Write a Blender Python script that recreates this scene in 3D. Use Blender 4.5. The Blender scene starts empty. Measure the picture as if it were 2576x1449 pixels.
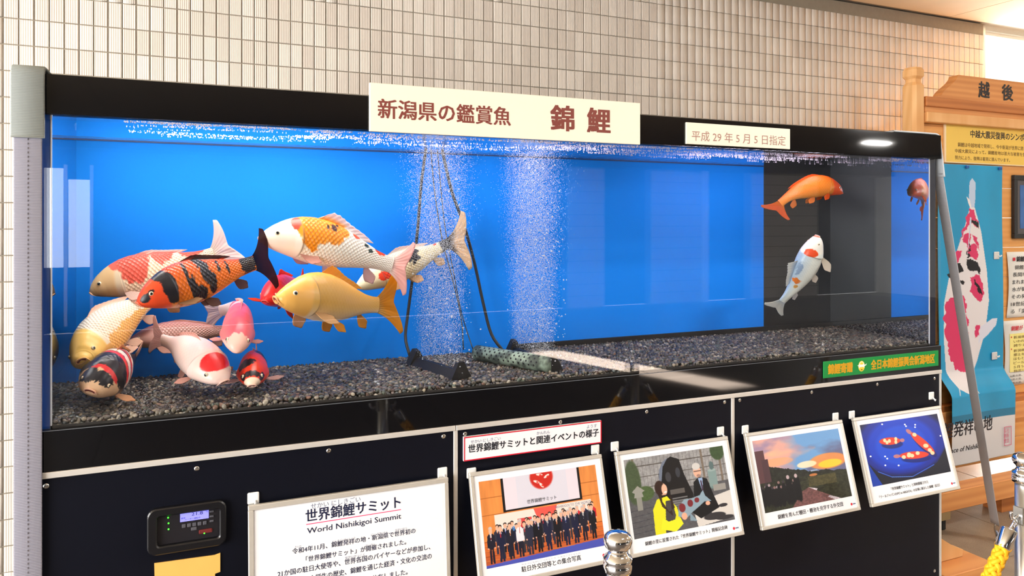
import bpy, bmesh, math, random
import numpy as np
from mathutils import Vector, Matrix

random.seed(7)
rng = np.random.default_rng(7)
SC = bpy.context.scene
COL = SC.collection

# ------------------------------------------------------------------ camera
TH = math.radians(23.94)          # camera turned to the right of the wall's normal
F = 1900.0                        # focal length in pixels of the 2576 px frame
EYE = 1.5
HOR = 562.0
cam_d = bpy.data.cameras.new('camera')
cam_d.sensor_width = 36.0
cam_d.lens = F / 2576.0 * 36.0
cam_d.shift_y = -(724.5 - HOR) / 2576.0
cam_d.clip_start = 0.02
cam = bpy.data.objects.new('camera', cam_d)
COL.objects.link(cam)
cam.location = (0, 0, EYE)
cam.rotation_euler = (math.radians(90), 0, -TH)
SC.camera = cam

# ------------------------------------------------------------------ world, sun, exposure
SC.view_settings.view_transform = 'Standard'
SC.view_settings.look = 'None'
SC.view_settings.gamma = 1.0
SC.view_settings.use_curve_mapping = False
SC.view_settings.exposure = 0.14
SC.cycles.max_bounces = 6
SC.cycles.diffuse_bounces = 3
SC.cycles.glossy_bounces = 4
SC.cycles.transmission_bounces = 2
SC.cycles.transparent_max_bounces = 12
SC.cycles.caustics_reflective = False
SC.cycles.caustics_refractive = False
wd = bpy.data.worlds.new('world')
SC.world = wd
wd.use_nodes = True
bg = wd.node_tree.nodes['Background']
bg.inputs[0].default_value = (1.0, 0.985, 0.95, 1)
bg.inputs[1].default_value = 4.5

def area_light(name, loc, rot, sx, sy, power, color=(1, 1, 1), parent=None, portal=False):
    l = bpy.data.lights.new(name, 'AREA')
    l.shape = 'RECTANGLE'; l.size = sx; l.size_y = sy; l.energy = power; l.color = color
    o = bpy.data.objects.new(name, l); COL.objects.link(o)
    o.location = loc; o.rotation_euler = rot
    if parent: o.parent = parent
    if portal: l.cycles.is_portal = True
    return o

sun_d = bpy.data.lights.new('sun', 'SUN'); sun_d.energy = 1400.0; sun_d.angle = 0.009; sun_d.color = (1.0, 0.95, 0.88)
sun = bpy.data.objects.new('sun', sun_d); COL.objects.link(sun)
_sd = Vector((-0.5, -1.6, -1.676 * math.tan(math.radians(20.2))))
sun.rotation_euler = _sd.to_track_quat('-Z', 'Y').to_euler()

# daylight standing in the window openings
area_light('daylight_right', (6.4, 3.41, 1.4), (math.radians(-90), 0, 0), 2.7, 2.7, 260, (1.0, 0.985, 0.96))
area_light('daylight_left', (-3.97, 0.2, 1.5), (0, math.radians(-90), 0), 2.4, 5.5, 455, (1.0, 0.985, 0.965))

# ------------------------------------------------------------------ helpers
def lin(c):
    c = np.asarray(c, dtype=float) / 255.0
    return np.where(c <= 0.04045, c / 12.92, ((c + 0.055) / 1.055) ** 2.4)

def W(px, py, d):
    """point at distance d (measured square to the wall) seen at pixel px, py of the 2576 x 1449 frame"""
    q = (px - 1288.0) / F
    zc = d / (math.cos(TH) - q * math.sin(TH))
    return Vector((zc * (math.sin(TH) + q * math.cos(TH)), d, EYE + (HOR - py) / F * zc))

def UX(px, d): return W(px, HOR, d).x
def ZZ(px, py, d): return W(px, py, d).z

def finish(o, label=None, cat=None, group=None, kind=None):
    if label: o['label'] = label
    if cat: o['category'] = cat
    if group: o['group'] = group
    if kind: o['kind'] = kind
    return o

def empty(name, loc=(0, 0, 0), rot=(0, 0, 0), parent=None):
    o = bpy.data.objects.new(name, None); COL.objects.link(o)
    o.empty_display_size = 0.05
    o.location = loc; o.rotation_euler = rot
    if parent: o.parent = parent
    return o

def link(name, me, mat=None, parent=None, loc=None):
    o = bpy.data.objects.new(name, me); COL.objects.link(o)
    if mat is not None and len(me.materials) == 0: me.materials.append(mat)
    if parent is not None: o.parent = parent
    if loc is not None: o.location = loc
    return o

def mesh(name, verts, faces, mat=None, parent=None, smooth=False, loc=None):
    me = bpy.data.meshes.new(name)
    me.from_pydata([tuple(v) for v in verts], [], [tuple(f) for f in faces])
    if smooth: me.polygons.foreach_set('use_smooth', [True] * len(me.polygons))
    me.update()
    return link(name, me, mat, parent, loc)

def bm_obj(name, bm, mat=None, parent=None, smooth=False, loc=None):
    me = bpy.data.meshes.new(name)
    bmesh.ops.recalc_face_normals(bm, faces=bm.faces[:])
    bm.to_mesh(me); bm.free()
    if smooth: me.polygons.foreach_set('use_smooth', [True] * len(me.polygons))
    return link(name, me, mat, parent, loc)

def box_bm(x0, x1, y0, y1, z0, z1, bevel=0.0, seg=1, bm=None):
    own = bm is None
    if own: bm = bmesh.new()
    vs = [bm.verts.new((x, y, z)) for x in (x0, x1) for y in (y0, y1) for z in (z0, z1)]
    fs = []
    for f in ((0, 1, 3, 2), (4, 6, 7, 5), (0, 4, 5, 1), (2, 3, 7, 6), (0, 2, 6, 4), (1, 5, 7, 3)):
        fs.append(bm.faces.new([vs[i] for i in f]))
    if bevel > 0:
        es = list({e for f in fs for e in f.edges})
        bmesh.ops.bevel(bm, geom=es, offset=bevel, segments=seg, profile=0.5, affect='EDGES')
    return bm

def box(name, x0, x1, y0, y1, z0, z1, mat, parent=None, bevel=0.0, seg=1, smooth=False):
    return bm_obj(name, box_bm(x0, x1, y0, y1, z0, z1, bevel, seg), mat, parent, smooth)

def tube_mesh(name, pts, r, n=10, mat=None, parent=None, caps=True, smooth=True):
    pts = [Vector(p) for p in pts]
    rs = r if hasattr(r, '__len__') else [r] * len(pts)
    V, Fc = [], []
    prev = None
    for i, p in enumerate(pts):
        t = (pts[min(i + 1, len(pts) - 1)] - pts[max(i - 1, 0)]).normalized()
        if prev is None:
            a = t.orthogonal().normalized()
        else:
            a = (prev - t * prev.dot(t)).normalized()
        prev = a
        b = t.cross(a)
        for k in range(n):
            an = 2 * math.pi * k / n
            V.append(p + (a * math.cos(an) + b * math.sin(an)) * rs[i])
    for i in range(len(pts) - 1):
        for k in range(n):
            k2 = (k + 1) % n
            Fc.append((i * n + k, i * n + k2, (i + 1) * n + k2, (i + 1) * n + k))
    if caps:
        Fc.append(tuple(range(n - 1, -1, -1)))
        Fc.append(tuple(range((len(pts) - 1) * n, len(pts) * n)))
    return mesh(name, V, Fc, mat, parent, smooth)

def lathe(name, prof, n=32, mat=None, parent=None, loc=None, smooth=True):
    V, Fc = [], []
    for (r, z) in prof:
        for k in range(n):
            a = 2 * math.pi * k / n
            V.append((r * math.cos(a), r * math.sin(a), z))
    m = len(prof)
    for i in range(m - 1):
        for k in range(n):
            k2 = (k + 1) % n
            Fc.append((i * n + k, i * n + k2, (i + 1) * n + k2, (i + 1) * n + k))
    Fc.append(tuple(range(n - 1, -1, -1))); Fc.append(tuple(range((m - 1) * n, m * n)))
    return mesh(name, V, Fc, mat, parent, smooth, loc)

def catmull(pts, n):
    pts = [np.array(p, float) for p in pts]
    P = [2 * pts[0] - pts[1]] + pts + [2 * pts[-1] - pts[-2]]
    out = []
    for i in range(1, len(P) - 2):
        for k in range(20):
            t = k / 20.0
            out.append(0.5 * ((2 * P[i]) + (-P[i - 1] + P[i + 1]) * t + (2 * P[i - 1] - 5 * P[i] + 4 * P[i + 1] - P[i + 2]) * t * t
                              + (-P[i - 1] + 3 * P[i] - 3 * P[i + 1] + P[i + 2]) * t ** 3))
    out.append(P[-2])
    out = np.array(out)
    s = np.concatenate([[0], np.cumsum(np.linalg.norm(np.diff(out, axis=0), axis=1))])
    if np.isscalar(n):
        q = np.linspace(0, s[-1], n)
    else:
        q = np.asarray(n) * s[-1]
    return np.stack([np.interp(q, s, out[:, k]) for k in range(3)], 1), s[-1]

def prism(name, poly, y0, y1, mat, parent=None, axis='y', bevel=0.0):
    """polygon in x,z pushed from y0 to y1"""
    n = len(poly)
    bm = bmesh.new()
    a = [bm.verts.new((p[0], y0, p[1])) for p in poly]
    b = [bm.verts.new((p[0], y1, p[1])) for p in poly]
    bm.faces.new(a); bm.faces.new(b[::-1])
    for i in range(n):
        bm.faces.new((a[i], b[i], b[(i + 1) % n], a[(i + 1) % n]))
    if bevel: bmesh.ops.bevel(bm, geom=[e for e in bm.edges], offset=bevel, segments=1, profile=0.5, affect='EDGES')
    return bm_obj(name, bm, mat, parent)

# ------------------------------------------------------------------ materials
def newmat(name):
    m = bpy.data.materials.new(name); m.use_nodes = True
    nt = m.node_tree
    return m, nt, nt.nodes['Principled BSDF'], nt.nodes['Material Output']

def N(nt, typ, **kw):
    n = nt.nodes.new(typ)
    for k, v in kw.items(): setattr(n, k, v)
    return n

def pmat(name, rgb, rough=0.5, metal=0.0, var=0.0, scale=30.0, bump=0.0, bscale=200.0, spec=0.5, coat=0.0, emit=None, estr=0.0, stretch=None):
    m, nt, b, out = newmat(name)
    c = lin(rgb)
    b.inputs['Base Color'].default_value = (*c, 1)
    b.inputs['Roughness'].default_value = rough
    b.inputs['Metallic'].default_value = metal
    b.inputs['Specular IOR Level'].default_value = spec
    b.inputs['Coat Weight'].default_value = coat
    b.inputs['Coat Roughness'].default_value = 0.05
    tc = N(nt, 'ShaderNodeTexCoord')
    src = tc.outputs['Object']
    if stretch:
        mp = N(nt, 'ShaderNodeMapping'); mp.inputs['Scale'].default_value = stretch
        nt.links.new(src, mp.inputs[0]); src = mp.outputs[0]
    if var > 0:
        nz = N(nt, 'ShaderNodeTexNoise'); nz.inputs['Scale'].default_value = scale; nz.inputs['Detail'].default_value = 4
        nt.links.new(src, nz.inputs['Vector'])
        mx = N(nt, 'ShaderNodeMix', data_type='RGBA')
        mx.inputs[6].default_value = (*(c * (1 - var)), 1)
        mx.inputs[7].default_value = (*np.clip(c * (1 + var), 0, 1), 1)
        nt.links.new(nz.outputs[0], mx.inputs[0]); nt.links.new(mx.outputs[2], b.inputs['Base Color'])
    if bump > 0:
        nb = N(nt, 'ShaderNodeTexNoise'); nb.inputs['Scale'].default_value = bscale; nb.inputs['Detail'].default_value = 3
        nt.links.new(src, nb.inputs['Vector'])
        bp = N(nt, 'ShaderNodeBump'); bp.inputs['Strength'].default_value = bump; bp.inputs['Distance'].default_value = 0.002
        nt.links.new(nb.outputs[0], bp.inputs['Height']); nt.links.new(bp.outputs[0], b.inputs['Normal'])
    if emit is not None:
        b.inputs['Emission Color'].default_value = (*lin(emit), 1); b.inputs['Emission Strength'].default_value = estr
    return m

def attr_mat(name, rough=0.5, spec=0.3):
    m, nt, b, out = newmat(name)
    a = N(nt, 'ShaderNodeAttribute', attribute_name='Col')
    nt.links.new(a.outputs['Color'], b.inputs['Base Color'])
    b.inputs['Roughness'].default_value = rough
    b.inputs['Specular IOR Level'].default_value = spec
    return m

def set_col(me, rgb, name='Col'):
    """rgb: (nverts,3) sRGB 0..1 -> linear point colours"""
    rgb = np.clip(np.asarray(rgb, float), 0, 1)
    l = np.where(rgb <= 0.04045, rgb / 12.92, ((rgb + 0.055) / 1.055) ** 2.4)
    a = me.color_attributes.new(name, 'FLOAT_COLOR', 'POINT')
    a.data.foreach_set('color', np.concatenate([l, np.ones((len(l), 1))], 1).astype(np.float32).ravel())

def glass_thin(name, tint=(1, 1, 1), k=1.0, rough=0.0, ior=1.5):
    """clear sheet: lets light straight through, mirrors by Fresnel"""
    m = bpy.data.materials.new(name); m.use_nodes = True
    nt = m.node_tree; nt.nodes.clear()
    out = N(nt, 'ShaderNodeOutputMaterial'); tr = N(nt, 'ShaderNodeBsdfTransparent'); gl = N(nt, 'ShaderNodeBsdfGlossy')
    fr = N(nt, 'ShaderNodeFresnel'); mx = N(nt, 'ShaderNodeMixShader'); ml = N(nt, 'ShaderNodeMath', operation='MULTIPLY')
    tr.inputs[0].default_value = (*tint, 1); gl.inputs['Roughness'].default_value = rough
    ml.inputs[1].default_value = k
    geo = N(nt, 'ShaderNodeNewGeometry'); mi = N(nt, 'ShaderNodeMapRange'); mi.inputs[3].default_value = ior; mi.inputs[4].default_value = 1.0 / ior
    nt.links.new(geo.outputs['Backfacing'], mi.inputs[0]); nt.links.new(mi.outputs[0], fr.inputs[0])
    nt.links.new(fr.outputs[0], ml.inputs[0]); nt.links.new(ml.outputs[0], mx.inputs[0])
    nt.links.new(tr.outputs[0], mx.inputs[1]); nt.links.new(gl.outputs[0], mx.inputs[2]); nt.links.new(mx.outputs[0], out.inputs[0])
    return m

# value noise on a hashed lattice, for colouring in python
def _h(ix, iy, s):
    n = (ix.astype(np.int64) * 374761393 + iy.astype(np.int64) * 668265263 + s * 1442695041) & 0xFFFFFFFF
    n = ((n ^ (n >> 13)) * 1274126177) & 0xFFFFFFFF
    return ((n ^ (n >> 16)) & 0xFFFF) / 65535.0
def vnoise(x, y, s=0):
    x = np.asarray(x, float); y = np.asarray(y, float)
    ix = np.floor(x); iy = np.floor(y); fx = x - ix; fy = y - iy
    fx = fx * fx * (3 - 2 * fx); fy = fy * fy * (3 - 2 * fy)
    a = _h(ix, iy, s); b = _h(ix + 1, iy, s); c = _h(ix, iy + 1, s); d = _h(ix + 1, iy + 1, s)
    return (a + (b - a) * fx) * (1 - fy) + (c + (d - c) * fx) * fy
def fbm(x, y, s=0, o=4):
    r = 0; amp = 0.5
    for k in range(o):
        r = r + amp * vnoise(x * 2 ** k, y * 2 ** k, s + k * 17); amp *= 0.5
    return r / (1 - 0.5 ** o)

# ------------------------------------------------------------------ lettering
_tcache = {}
def text_mesh(body):
    if body in _tcache: return _tcache[body]
    cu = bpy.data.curves.new('t', 'FONT'); cu.body = body; cu.size = 1.0; cu.resolution_u = 2
    ob = bpy.data.objects.new('t', cu); COL.objects.link(ob)
    dg = bpy.context.evaluated_depsgraph_get()
    me = bpy.data.meshes.new_from_object(ob.evaluated_get(dg))
    n = len(me.vertices); co = np.zeros(n * 3); me.vertices.foreach_get('co', co); co = co.reshape(-1, 3)
    faces = [tuple(p.vertices) for p in me.polygons]
    bpy.data.objects.remove(ob); bpy.data.meshes.remove(me); bpy.data.curves.remove(cu)
    _tcache[body] = (co, faces)
    return co, faces

def text(body, mat, parent, x0, x1, zc, h=None, y=0.0, bold=0.0, slant=0.0, name='lettering', curve=None):
    """print of `body` between x0 and x1, centred on height zc, on the plane y (faces -y); h: glyph height if not natural;
    bold: strokes thickened by that share of the letter size (overlapping copies of the outline)"""
    co, faces = text_mesh(body)
    mn = co.min(0); mx = co.max(0)
    s = (x1 - x0) / (mx[0] - mn[0])
    sy = s if h is None else h / (mx[1] - mn[1])
    X = (co[:, 0] - mn[0]) * s + x0
    Z = (co[:, 1] - (mn[1] + mx[1]) / 2) * sy
    X = X + Z * slant
    V, Fc = [], []
    offs = [(0, 0)] if bold <= 0 else [(-1, -.6), (1, -.6), (-1, .6), (1, .6), (0, 0)]
    for q, (a, b) in enumerate(offs):
        yy = np.full(len(X), y - q * 0.00004) if curve is None else curve(X + a * bold * s, Z + zc + b * bold * sy) - q * 0.00004
        V.append(np.stack([X + a * bold * s, yy, Z + zc + b * bold * sy], 1)); Fc += [tuple(i + q * len(co) for i in f) for f in faces]
    return mesh(name, np.concatenate(V), Fc, mat, parent)
# ================================================================== THE SETTING
WY = 3.38          # face of the tiled wall
CEIL = 2.85
XW = 5.0           # where the tiled wall ends and the glazing begins

def tile_material():
    m, nt, b, out = newmat('ribbed_ceramic_tile')
    geo = N(nt, 'ShaderNodeNewGeometry')
    dv = N(nt, 'ShaderNodeVectorMath', operation='SUBTRACT'); dv.inputs[1].default_value = (-0.548, 0, 2.277 - 0.1 * 30)
    nt.links.new(geo.outputs['Position'], dv.inputs[0])
    sc = N(nt, 'ShaderNodeVectorMath', operation='MULTIPLY'); sc.inputs[1].default_value = (20, 0, 10)
    nt.links.new(dv.outputs[0], sc.inputs[0])
    fl = N(nt, 'ShaderNodeVectorMath', operation='FLOOR'); nt.links.new(sc.outputs[0], fl.inputs[0])
    wn = N(nt, 'ShaderNodeTexWhiteNoise'); nt.links.new(fl.outputs[0], wn.inputs['Vector'])
    rp = N(nt, 'ShaderNodeValToRGB')
    rp.color_ramp.elements[0].color = (*lin((212, 201, 190)), 1)
    rp.color_ramp.elements[1].color = (*lin((230, 221, 211)), 1)
    nt.links.new(wn.outputs['Value'], rp.inputs[0])
    nt.links.new(rp.outputs[0], b.inputs['Base Color'])
    b.inputs['Roughness'].default_value = 0.55
    wv = N(nt, 'ShaderNodeTexWave', wave_type='BANDS', bands_direction='X'); wv.inputs['Scale'].default_value = 2 * math.pi * 8 * 0.8
    nt.links.new(geo.outputs['Position'], wv.inputs['Vector'])
    bp = N(nt, 'ShaderNodeBump'); bp.inputs['Strength'].default_value = 0.55; bp.inputs['Distance'].default_value = 0.0012
    nt.links.new(wv.outputs['Fac'], bp.inputs['Height']); nt.links.new(bp.outputs[0], b.inputs['Normal'])
    return m
M_tile = tile_material()
M_grout = pmat('grout', (150, 142, 128), 0.9, var=0.12, scale=40)
M_plaster = pmat('dark_wall_plaster', (44, 44, 46), 0.8, var=0.08, scale=6)
M_light_wall = pmat('pale_wall_plaster', (214, 208, 198), 0.8, var=0.04, scale=6)
M_ext = pmat('white_exterior_render', (245, 245, 240), 0.8, var=0.03, scale=4)
M_alu = pmat('aluminium', (205, 203, 198), 0.35, 0.9, var=0.05, scale=60, bump=0.05)
M_ceil = pmat('ceiling_board', (216, 196, 166), 0.85, var=0.06, scale=5, bump=0.1, bscale=300)
M_window = glass_thin('window_glass')

def tile_verts(w=0.0455, h=0.0955, t=0.008, c=0.0012):
    V = [(-w/2, 0, -h/2), (w/2, 0, -h/2), (w/2, 0, h/2), (-w/2, 0, h/2)]
    V += [(-w/2, c - t, -h/2), (w/2, c - t, -h/2), (w/2, c - t, h/2), (-w/2, c - t, h/2)]
    V += [(-w/2 + c, -t, -h/2 + c), (w/2 - c, -t, -h/2 + c), (w/2 - c, -t, h/2 - c), (-w/2 + c, -t, h/2 - c)]
    Fc = [(8, 9, 10, 11)]
    for i in range(4):
        j = (i + 1) % 4
        Fc.append((i, j, 4 + j, 4 + i)); Fc.append((4 + i, 4 + j, 8 + j, 8 + i))
    return np.array(V), Fc
TV, TF = tile_verts()
tile_me = bpy.data.meshes.new('tile'); tile_me.from_pydata([tuple(v) for v in TV], [], TF); tile_me.materials.append(M_tile)

def np_mesh(name, V, quads, mat, parent=None, smooth=False):
    """fast build from arrays; quads: (n,k) index array"""
    me = bpy.data.meshes.new(name)
    k = quads.shape[1]
    me.vertices.add(len(V)); me.vertices.foreach_set('co', V.astype(np.float32).ravel())
    me.loops.add(quads.size); me.loops.foreach_set('vertex_index', quads.astype(np.int32).ravel())
    me.polygons.add(len(quads))
    me.polygons.foreach_set('loop_start', np.arange(0, quads.size, k, dtype=np.int32))
    if smooth: me.polygons.foreach_set('use_smooth', np.ones(len(quads), bool))
    me.update(calc_edges=True); me.validate()
    return link(name, me, mat, parent)

wall = box('wall_back', -4.0, XW, WY + 0.005, WY + 0.2, 0.0, CEIL, M_grout); finish(wall, 'pale ribbed tile wall with grey joints behind the fish tank', 'wall', kind='structure')
singles, rest = [], []
for i in range(-69, 111):
    for k in range(-6, 23):
        cx = -0.548 + 0.05 * i + 0.025; cz = 2.277 - 0.0998 * k - 0.05
        if cx < -3.98 or cx > XW - 0.02 or cz > CEIL - 0.03 or cz < 0.05: continue
        # pixel of the tile
        zc = cx * math.sin(TH) + WY * math.cos(TH); xc = cx * math.cos(TH) - WY * math.sin(TH)
        px = 1288 + F * xc / zc; py = HOR - F * (cz - EYE) / zc
        vis = -10 < px < 2500 and -20 < py < 1460 and (px < 30 or py < 186 + 0.069 * (px - 107) + 8) and not (925 < px < 1615 and py > 215 + 0.073 * (px - 930))
        (singles if vis else rest).append((zc if vis else 99, cx, cz))
singles.sort()
rest += singles[300:]; singles = singles[:300]
for (_, cx, cz) in singles:
    link('tile', tile_me, None, wall, (cx, WY + 0.008 + random.uniform(-0.0004, 0.0004), cz))
R = np.array([(cx, WY + 0.008, cz) for (_, cx, cz) in rest]); R[:, 1] += rng.uniform(-0.0005, 0.0005, len(R))
V = (TV[None] + R[:, None]).reshape(-1, 3)
Q = (np.array(TF)[None] + 12 * np.arange(len(R))[:, None, None]).reshape(-1, 4)
finish(np_mesh('tile_field', V, Q, M_tile, wall), kind='stuff')

# floor of speckled stone pavers
def stone_material():
    m, nt, b, out = newmat('granite_paver')
    tc = N(nt, 'ShaderNodeNewGeometry')
    n1 = N(nt, 'ShaderNodeTexNoise'); n1.inputs['Scale'].default_value = 260; n1.inputs['Detail'].default_value = 3
    n2 = N(nt, 'ShaderNodeTexNoise'); n2.inputs['Scale'].default_value = 9; n2.inputs['Detail'].default_value = 4
    nt.links.new(tc.outputs['Position'], n1.inputs['Vector']); nt.links.new(tc.outputs['Position'], n2.inputs['Vector'])
    r = N(nt, 'ShaderNodeValToRGB'); r.color_ramp.elements[0].position = 0.3; r.color_ramp.elements[1].position = 0.7
    r.color_ramp.elements[0].color = (*lin((104, 88, 74)), 1); r.color_ramp.elements[1].color = (*lin((168, 148, 126)), 1)
    mx = N(nt, 'ShaderNodeMix', data_type='FLOAT'); mx.inputs[0].default_value = 0.35
    nt.links.new(n1.outputs[0], mx.inputs[2]); nt.links.new(n2.outputs[0], mx.inputs[3])
    nt.links.new(mx.outputs[0], r.inputs[0]); nt.links.new(r.outputs[0], b.inputs['Base Color'])
    b.inputs['Roughness'].default_value = 0.45
    return m
M_stone = stone_material()
floor = box('floor', -4.2, 14.2, -7.8, 3.6, -0.1, -0.006, M_grout); finish(floor, 'speckled beige granite paver floor beside the tank', 'floor', kind='structure')
pv = box_bm(-0.298, 0.298, -0.298, 0.298, -0.03, 0.0, 0.002); pm = bpy.data.meshes.new('paver'); pv.to_mesh(pm); pv.free(); pm.materials.append(M_stone)
pc = [(0.3 + 0.6 * i + 0.12, 3.2 - 0.3 - 0.6 * j + 0.2) for i in range(-7, 22) for j in range(-1, 18)]
pc = [p for p in pc if -4.1 < p[0] < 14 and -7.7 < p[1] < 3.4]
pc.sort(key=lambda p: (p[0] - 3.6) ** 2 + (p[1] - 2.4) ** 2)
for p in pc[:60]: link('paver', pm, None, floor, (p[0], p[1], 0))
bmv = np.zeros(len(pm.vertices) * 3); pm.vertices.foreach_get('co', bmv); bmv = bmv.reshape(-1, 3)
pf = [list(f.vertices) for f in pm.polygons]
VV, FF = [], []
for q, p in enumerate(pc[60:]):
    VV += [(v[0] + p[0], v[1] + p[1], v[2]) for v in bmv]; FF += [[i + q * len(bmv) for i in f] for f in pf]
M_stone_d = pmat('darkened_hall_paver', (84, 76, 70), 0.5, var=0.2, scale=200)  # shade put into the far pavers' colour, dims the floor's mirror image
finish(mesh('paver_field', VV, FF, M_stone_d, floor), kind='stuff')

# ceiling of boards
ceil = box('ceiling', -4.2, 14.2, -7.8, 3.6, CEIL + 0.012, CEIL + 0.2, M_grout); finish(ceil, 'beige ceiling of square boards with dark joints', 'ceiling', kind='structure')
cb = box_bm(-0.898, 0.898, -0.448, 0.448, 0.0, 0.012, 0.002); cm = bpy.data.meshes.new('ceiling_panel'); cb.to_mesh(cm); cb.free(); cm.materials.append(M_ceil)
for i in range(10):
    for j in range(12):
        link('ceiling_panel', cm, None, ceil, (4.62 - 1.8 * 5 + 1.8 * i + 0.9, 2.75 - 0.9 * j + 0.15, CEIL))

# left end with a wide window, hall beyond
wl = bm_obj('wall_left', box_bm(-4.2, -4.0, -7.8, -2.6, 0, CEIL, bm=box_bm(-4.2, -4.0, 3.0, 3.6, 0, CEIL, bm=box_bm(-4.2, -4.0, -2.6, 3.0, 0, 0.25, bm=box_bm(-4.2, -4.0, -2.6, 3.0, 2.75, CEIL)))), M_light_wall)
finish(wl, 'pale plaster end wall around the daylight window', 'wall', kind='structure')
w2 = empty('window_2', (-4.1, 0.2, 0.25)); finish(w2, 'wide aluminium daylight window in the end wall', 'window', kind='structure')
for y in (-2.8, -1.4, 0, 1.4, 2.8): box('mullion', -0.03, 0.03, y - 0.03, y + 0.03, 0, 2.5, M_alu, w2)
for y in (-2.8, -1.4, 0, 1.4): box('pane', -0.004, 0.004, y + 0.03, y + 1.37, 0.02, 2.48, M_window, w2)

# glazing past the right end of the tile wall
w1 = empty('window_1', (XW, WY + 0.06, 0)); finish(w1, 'tall bright window past the end of the tile wall', 'window', kind='structure')
for x in (0.03, 0.95, 1.45, 2.8): box('mullion', x - 0.03, x + 0.03, -0.03, 0.03, 0, CEIL, M_alu, w1)
for (a, b_) in ((0.06, 0.92), (0.98, 1.42), (1.48, 2.77)): box('pane', a, b_, -0.004, 0.004, 0.02, CEIL - 0.02, M_window, w1)
wr = box('wall_right', 7.8, 14.2, WY, WY + 0.2, 0, CEIL, M_light_wall); finish(wr, 'pale plaster wall beyond the tall window', 'wall', kind='structure')
we = box('wall_end', 14.0, 14.2, -7.8, WY, 0, CEIL, M_light_wall); finish(we, 'pale plaster far end wall of the hall', 'wall', kind='structure')
# white walls added outside the window to mask the sun down to one gap
ob = empty('sun_mask_walls', (0, 6.2, 0)); finish(ob, 'white walls added outside the tall window to mask the sun', 'sun mask', kind='structure')
box('sun_mask_wall', 1.0, 6.72, -0.2, 0.2, 0, 5.5, M_ext, ob); box('sun_mask_wall', 7.32, 14.0, -0.2, 0.2, 0, 5.5, M_ext, ob); box('sun_mask_wall', 6.72, 7.32, -0.2, 0.2, 0, 2.86, M_ext, ob)
og = box('ground_outside', 1.0, 14.0, 3.6, 9.0, -0.2, -0.02, M_ext); finish(og, 'pale concrete ground outside the window', 'ground', kind='structure')

# far side of the hall: tiled piers, dark openings, windows (seen mirrored in the tank glass)
FYH = -7.6
wf = box('wall_front', -4.2, 14.2, FYH - 0.4, FYH - 0.2, 0, CEIL, M_plaster); finish(wf, 'dark far wall of the hall behind the viewer', 'wall', kind='structure')
M_pier = tile_material(); M_pier.name = 'pier_tile'
for (a, b_) in ((6.25, 7.0), (8.0, 9.15), (10.35, 12.1)):
    p = empty('pillar', ((a + b_) / 2, FYH, 0)); finish(p, f'pale tiled pier of the far hall wall {["nearest the left", "in the middle", "at the far end"][int(a > 7) + int(a > 9.5)]}', 'pier', kind='structure')
    box('core', -(b_ - a) / 2, (b_ - a) / 2, -0.2, 0.0, 0, CEIL - 0.35, M_grout, p)
    for r_ in range(12):
        box('course', -(b_ - a) / 2, (b_ - a) / 2, 0.0, 0.012, 0.02 + r_ * 0.205, 0.02 + r_ * 0.205 + 0.192, M_light_wall, p)
bm_ = box('trim_1', 9.16, 9.28, FYH - 0.2, FYH + 0.05, 0, 2.5, M_ext); finish(bm_, 'white vertical door trim on the far hall wall', 'trim', kind='structure')
bm_ = box('trim_2', -4.0, 14.0, FYH - 0.2, FYH + 0.3, 2.5, CEIL, M_plaster); finish(bm_, 'dark soffit along the far hall wall', 'trim', kind='structure')
w3 = empty('window_3', (-1.35, FYH - 0.18, 0)); finish(w3, 'bright door window in the far hall wall', 'window', kind='structure')
M_glow = pmat('daylit_glass', (250, 252, 255), 0.4, emit=(245, 250, 255), estr=5.0)
for (a, b_, z0, z1) in ((-0.36, -0.06, 0.9, 2.25), (0.0, 0.26, 0.9, 2.1)): box('pane', a, b_, -0.01, 0.01, z0, z1, M_glow, w3)
for x in (-0.38, -0.03, 0.28): box('frame', x - 0.02, x + 0.02, -0.01, 0.04, 0.1, 2.3, M_alu, w3)

# hall ceiling lamps: far-end one shows mirrored in the band, others are added light
M_lamp = pmat('lamp_diffuser', (255, 250, 240), 0.5, emit=(255, 246, 230), estr=9.0)
for q, (x, y) in enumerate(((3.5, 0.7), (4.6, -2.4), (8.4, -3.1), (10.65, -4.95), (1.5, 0.3))):
    l = empty('ceiling_lamp', (x, y, CEIL - 0.012)); finish(l, 'recessed oblong ceiling lamp over the ' + ['cedar stand, added to light its front', 'roped walkway, added as fill light', 'far tiled piers, added to brighten them', 'far end of the hall', 'space before the tank, added to light the frames'][q], 'lamp', 'recessed hall lamps')
    bm = bmesh.new()
    for (a, b_, c_, d_) in ((-0.3, 0.3, -0.1, -0.08), (-0.3, 0.3, 0.08, 0.1), (-0.3, -0.28, -0.08, 0.08), (0.28, 0.3, -0.08, 0.08)): box_bm(a, b_, c_, d_, 0, 0.012, bm=bm)
    bm_obj('rim', bm, M_alu, l); box('diffuser', -0.28, 0.28, -0.08, 0.08, 0.004, 0.012, M_lamp, l)
    area_light('lamp_light', (0, 0, 0.0), (0, 0, 0), 0.54, 0.15, [46, 12, 290, 70, 12][q], (1, 0.97, 0.93), l)
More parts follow.
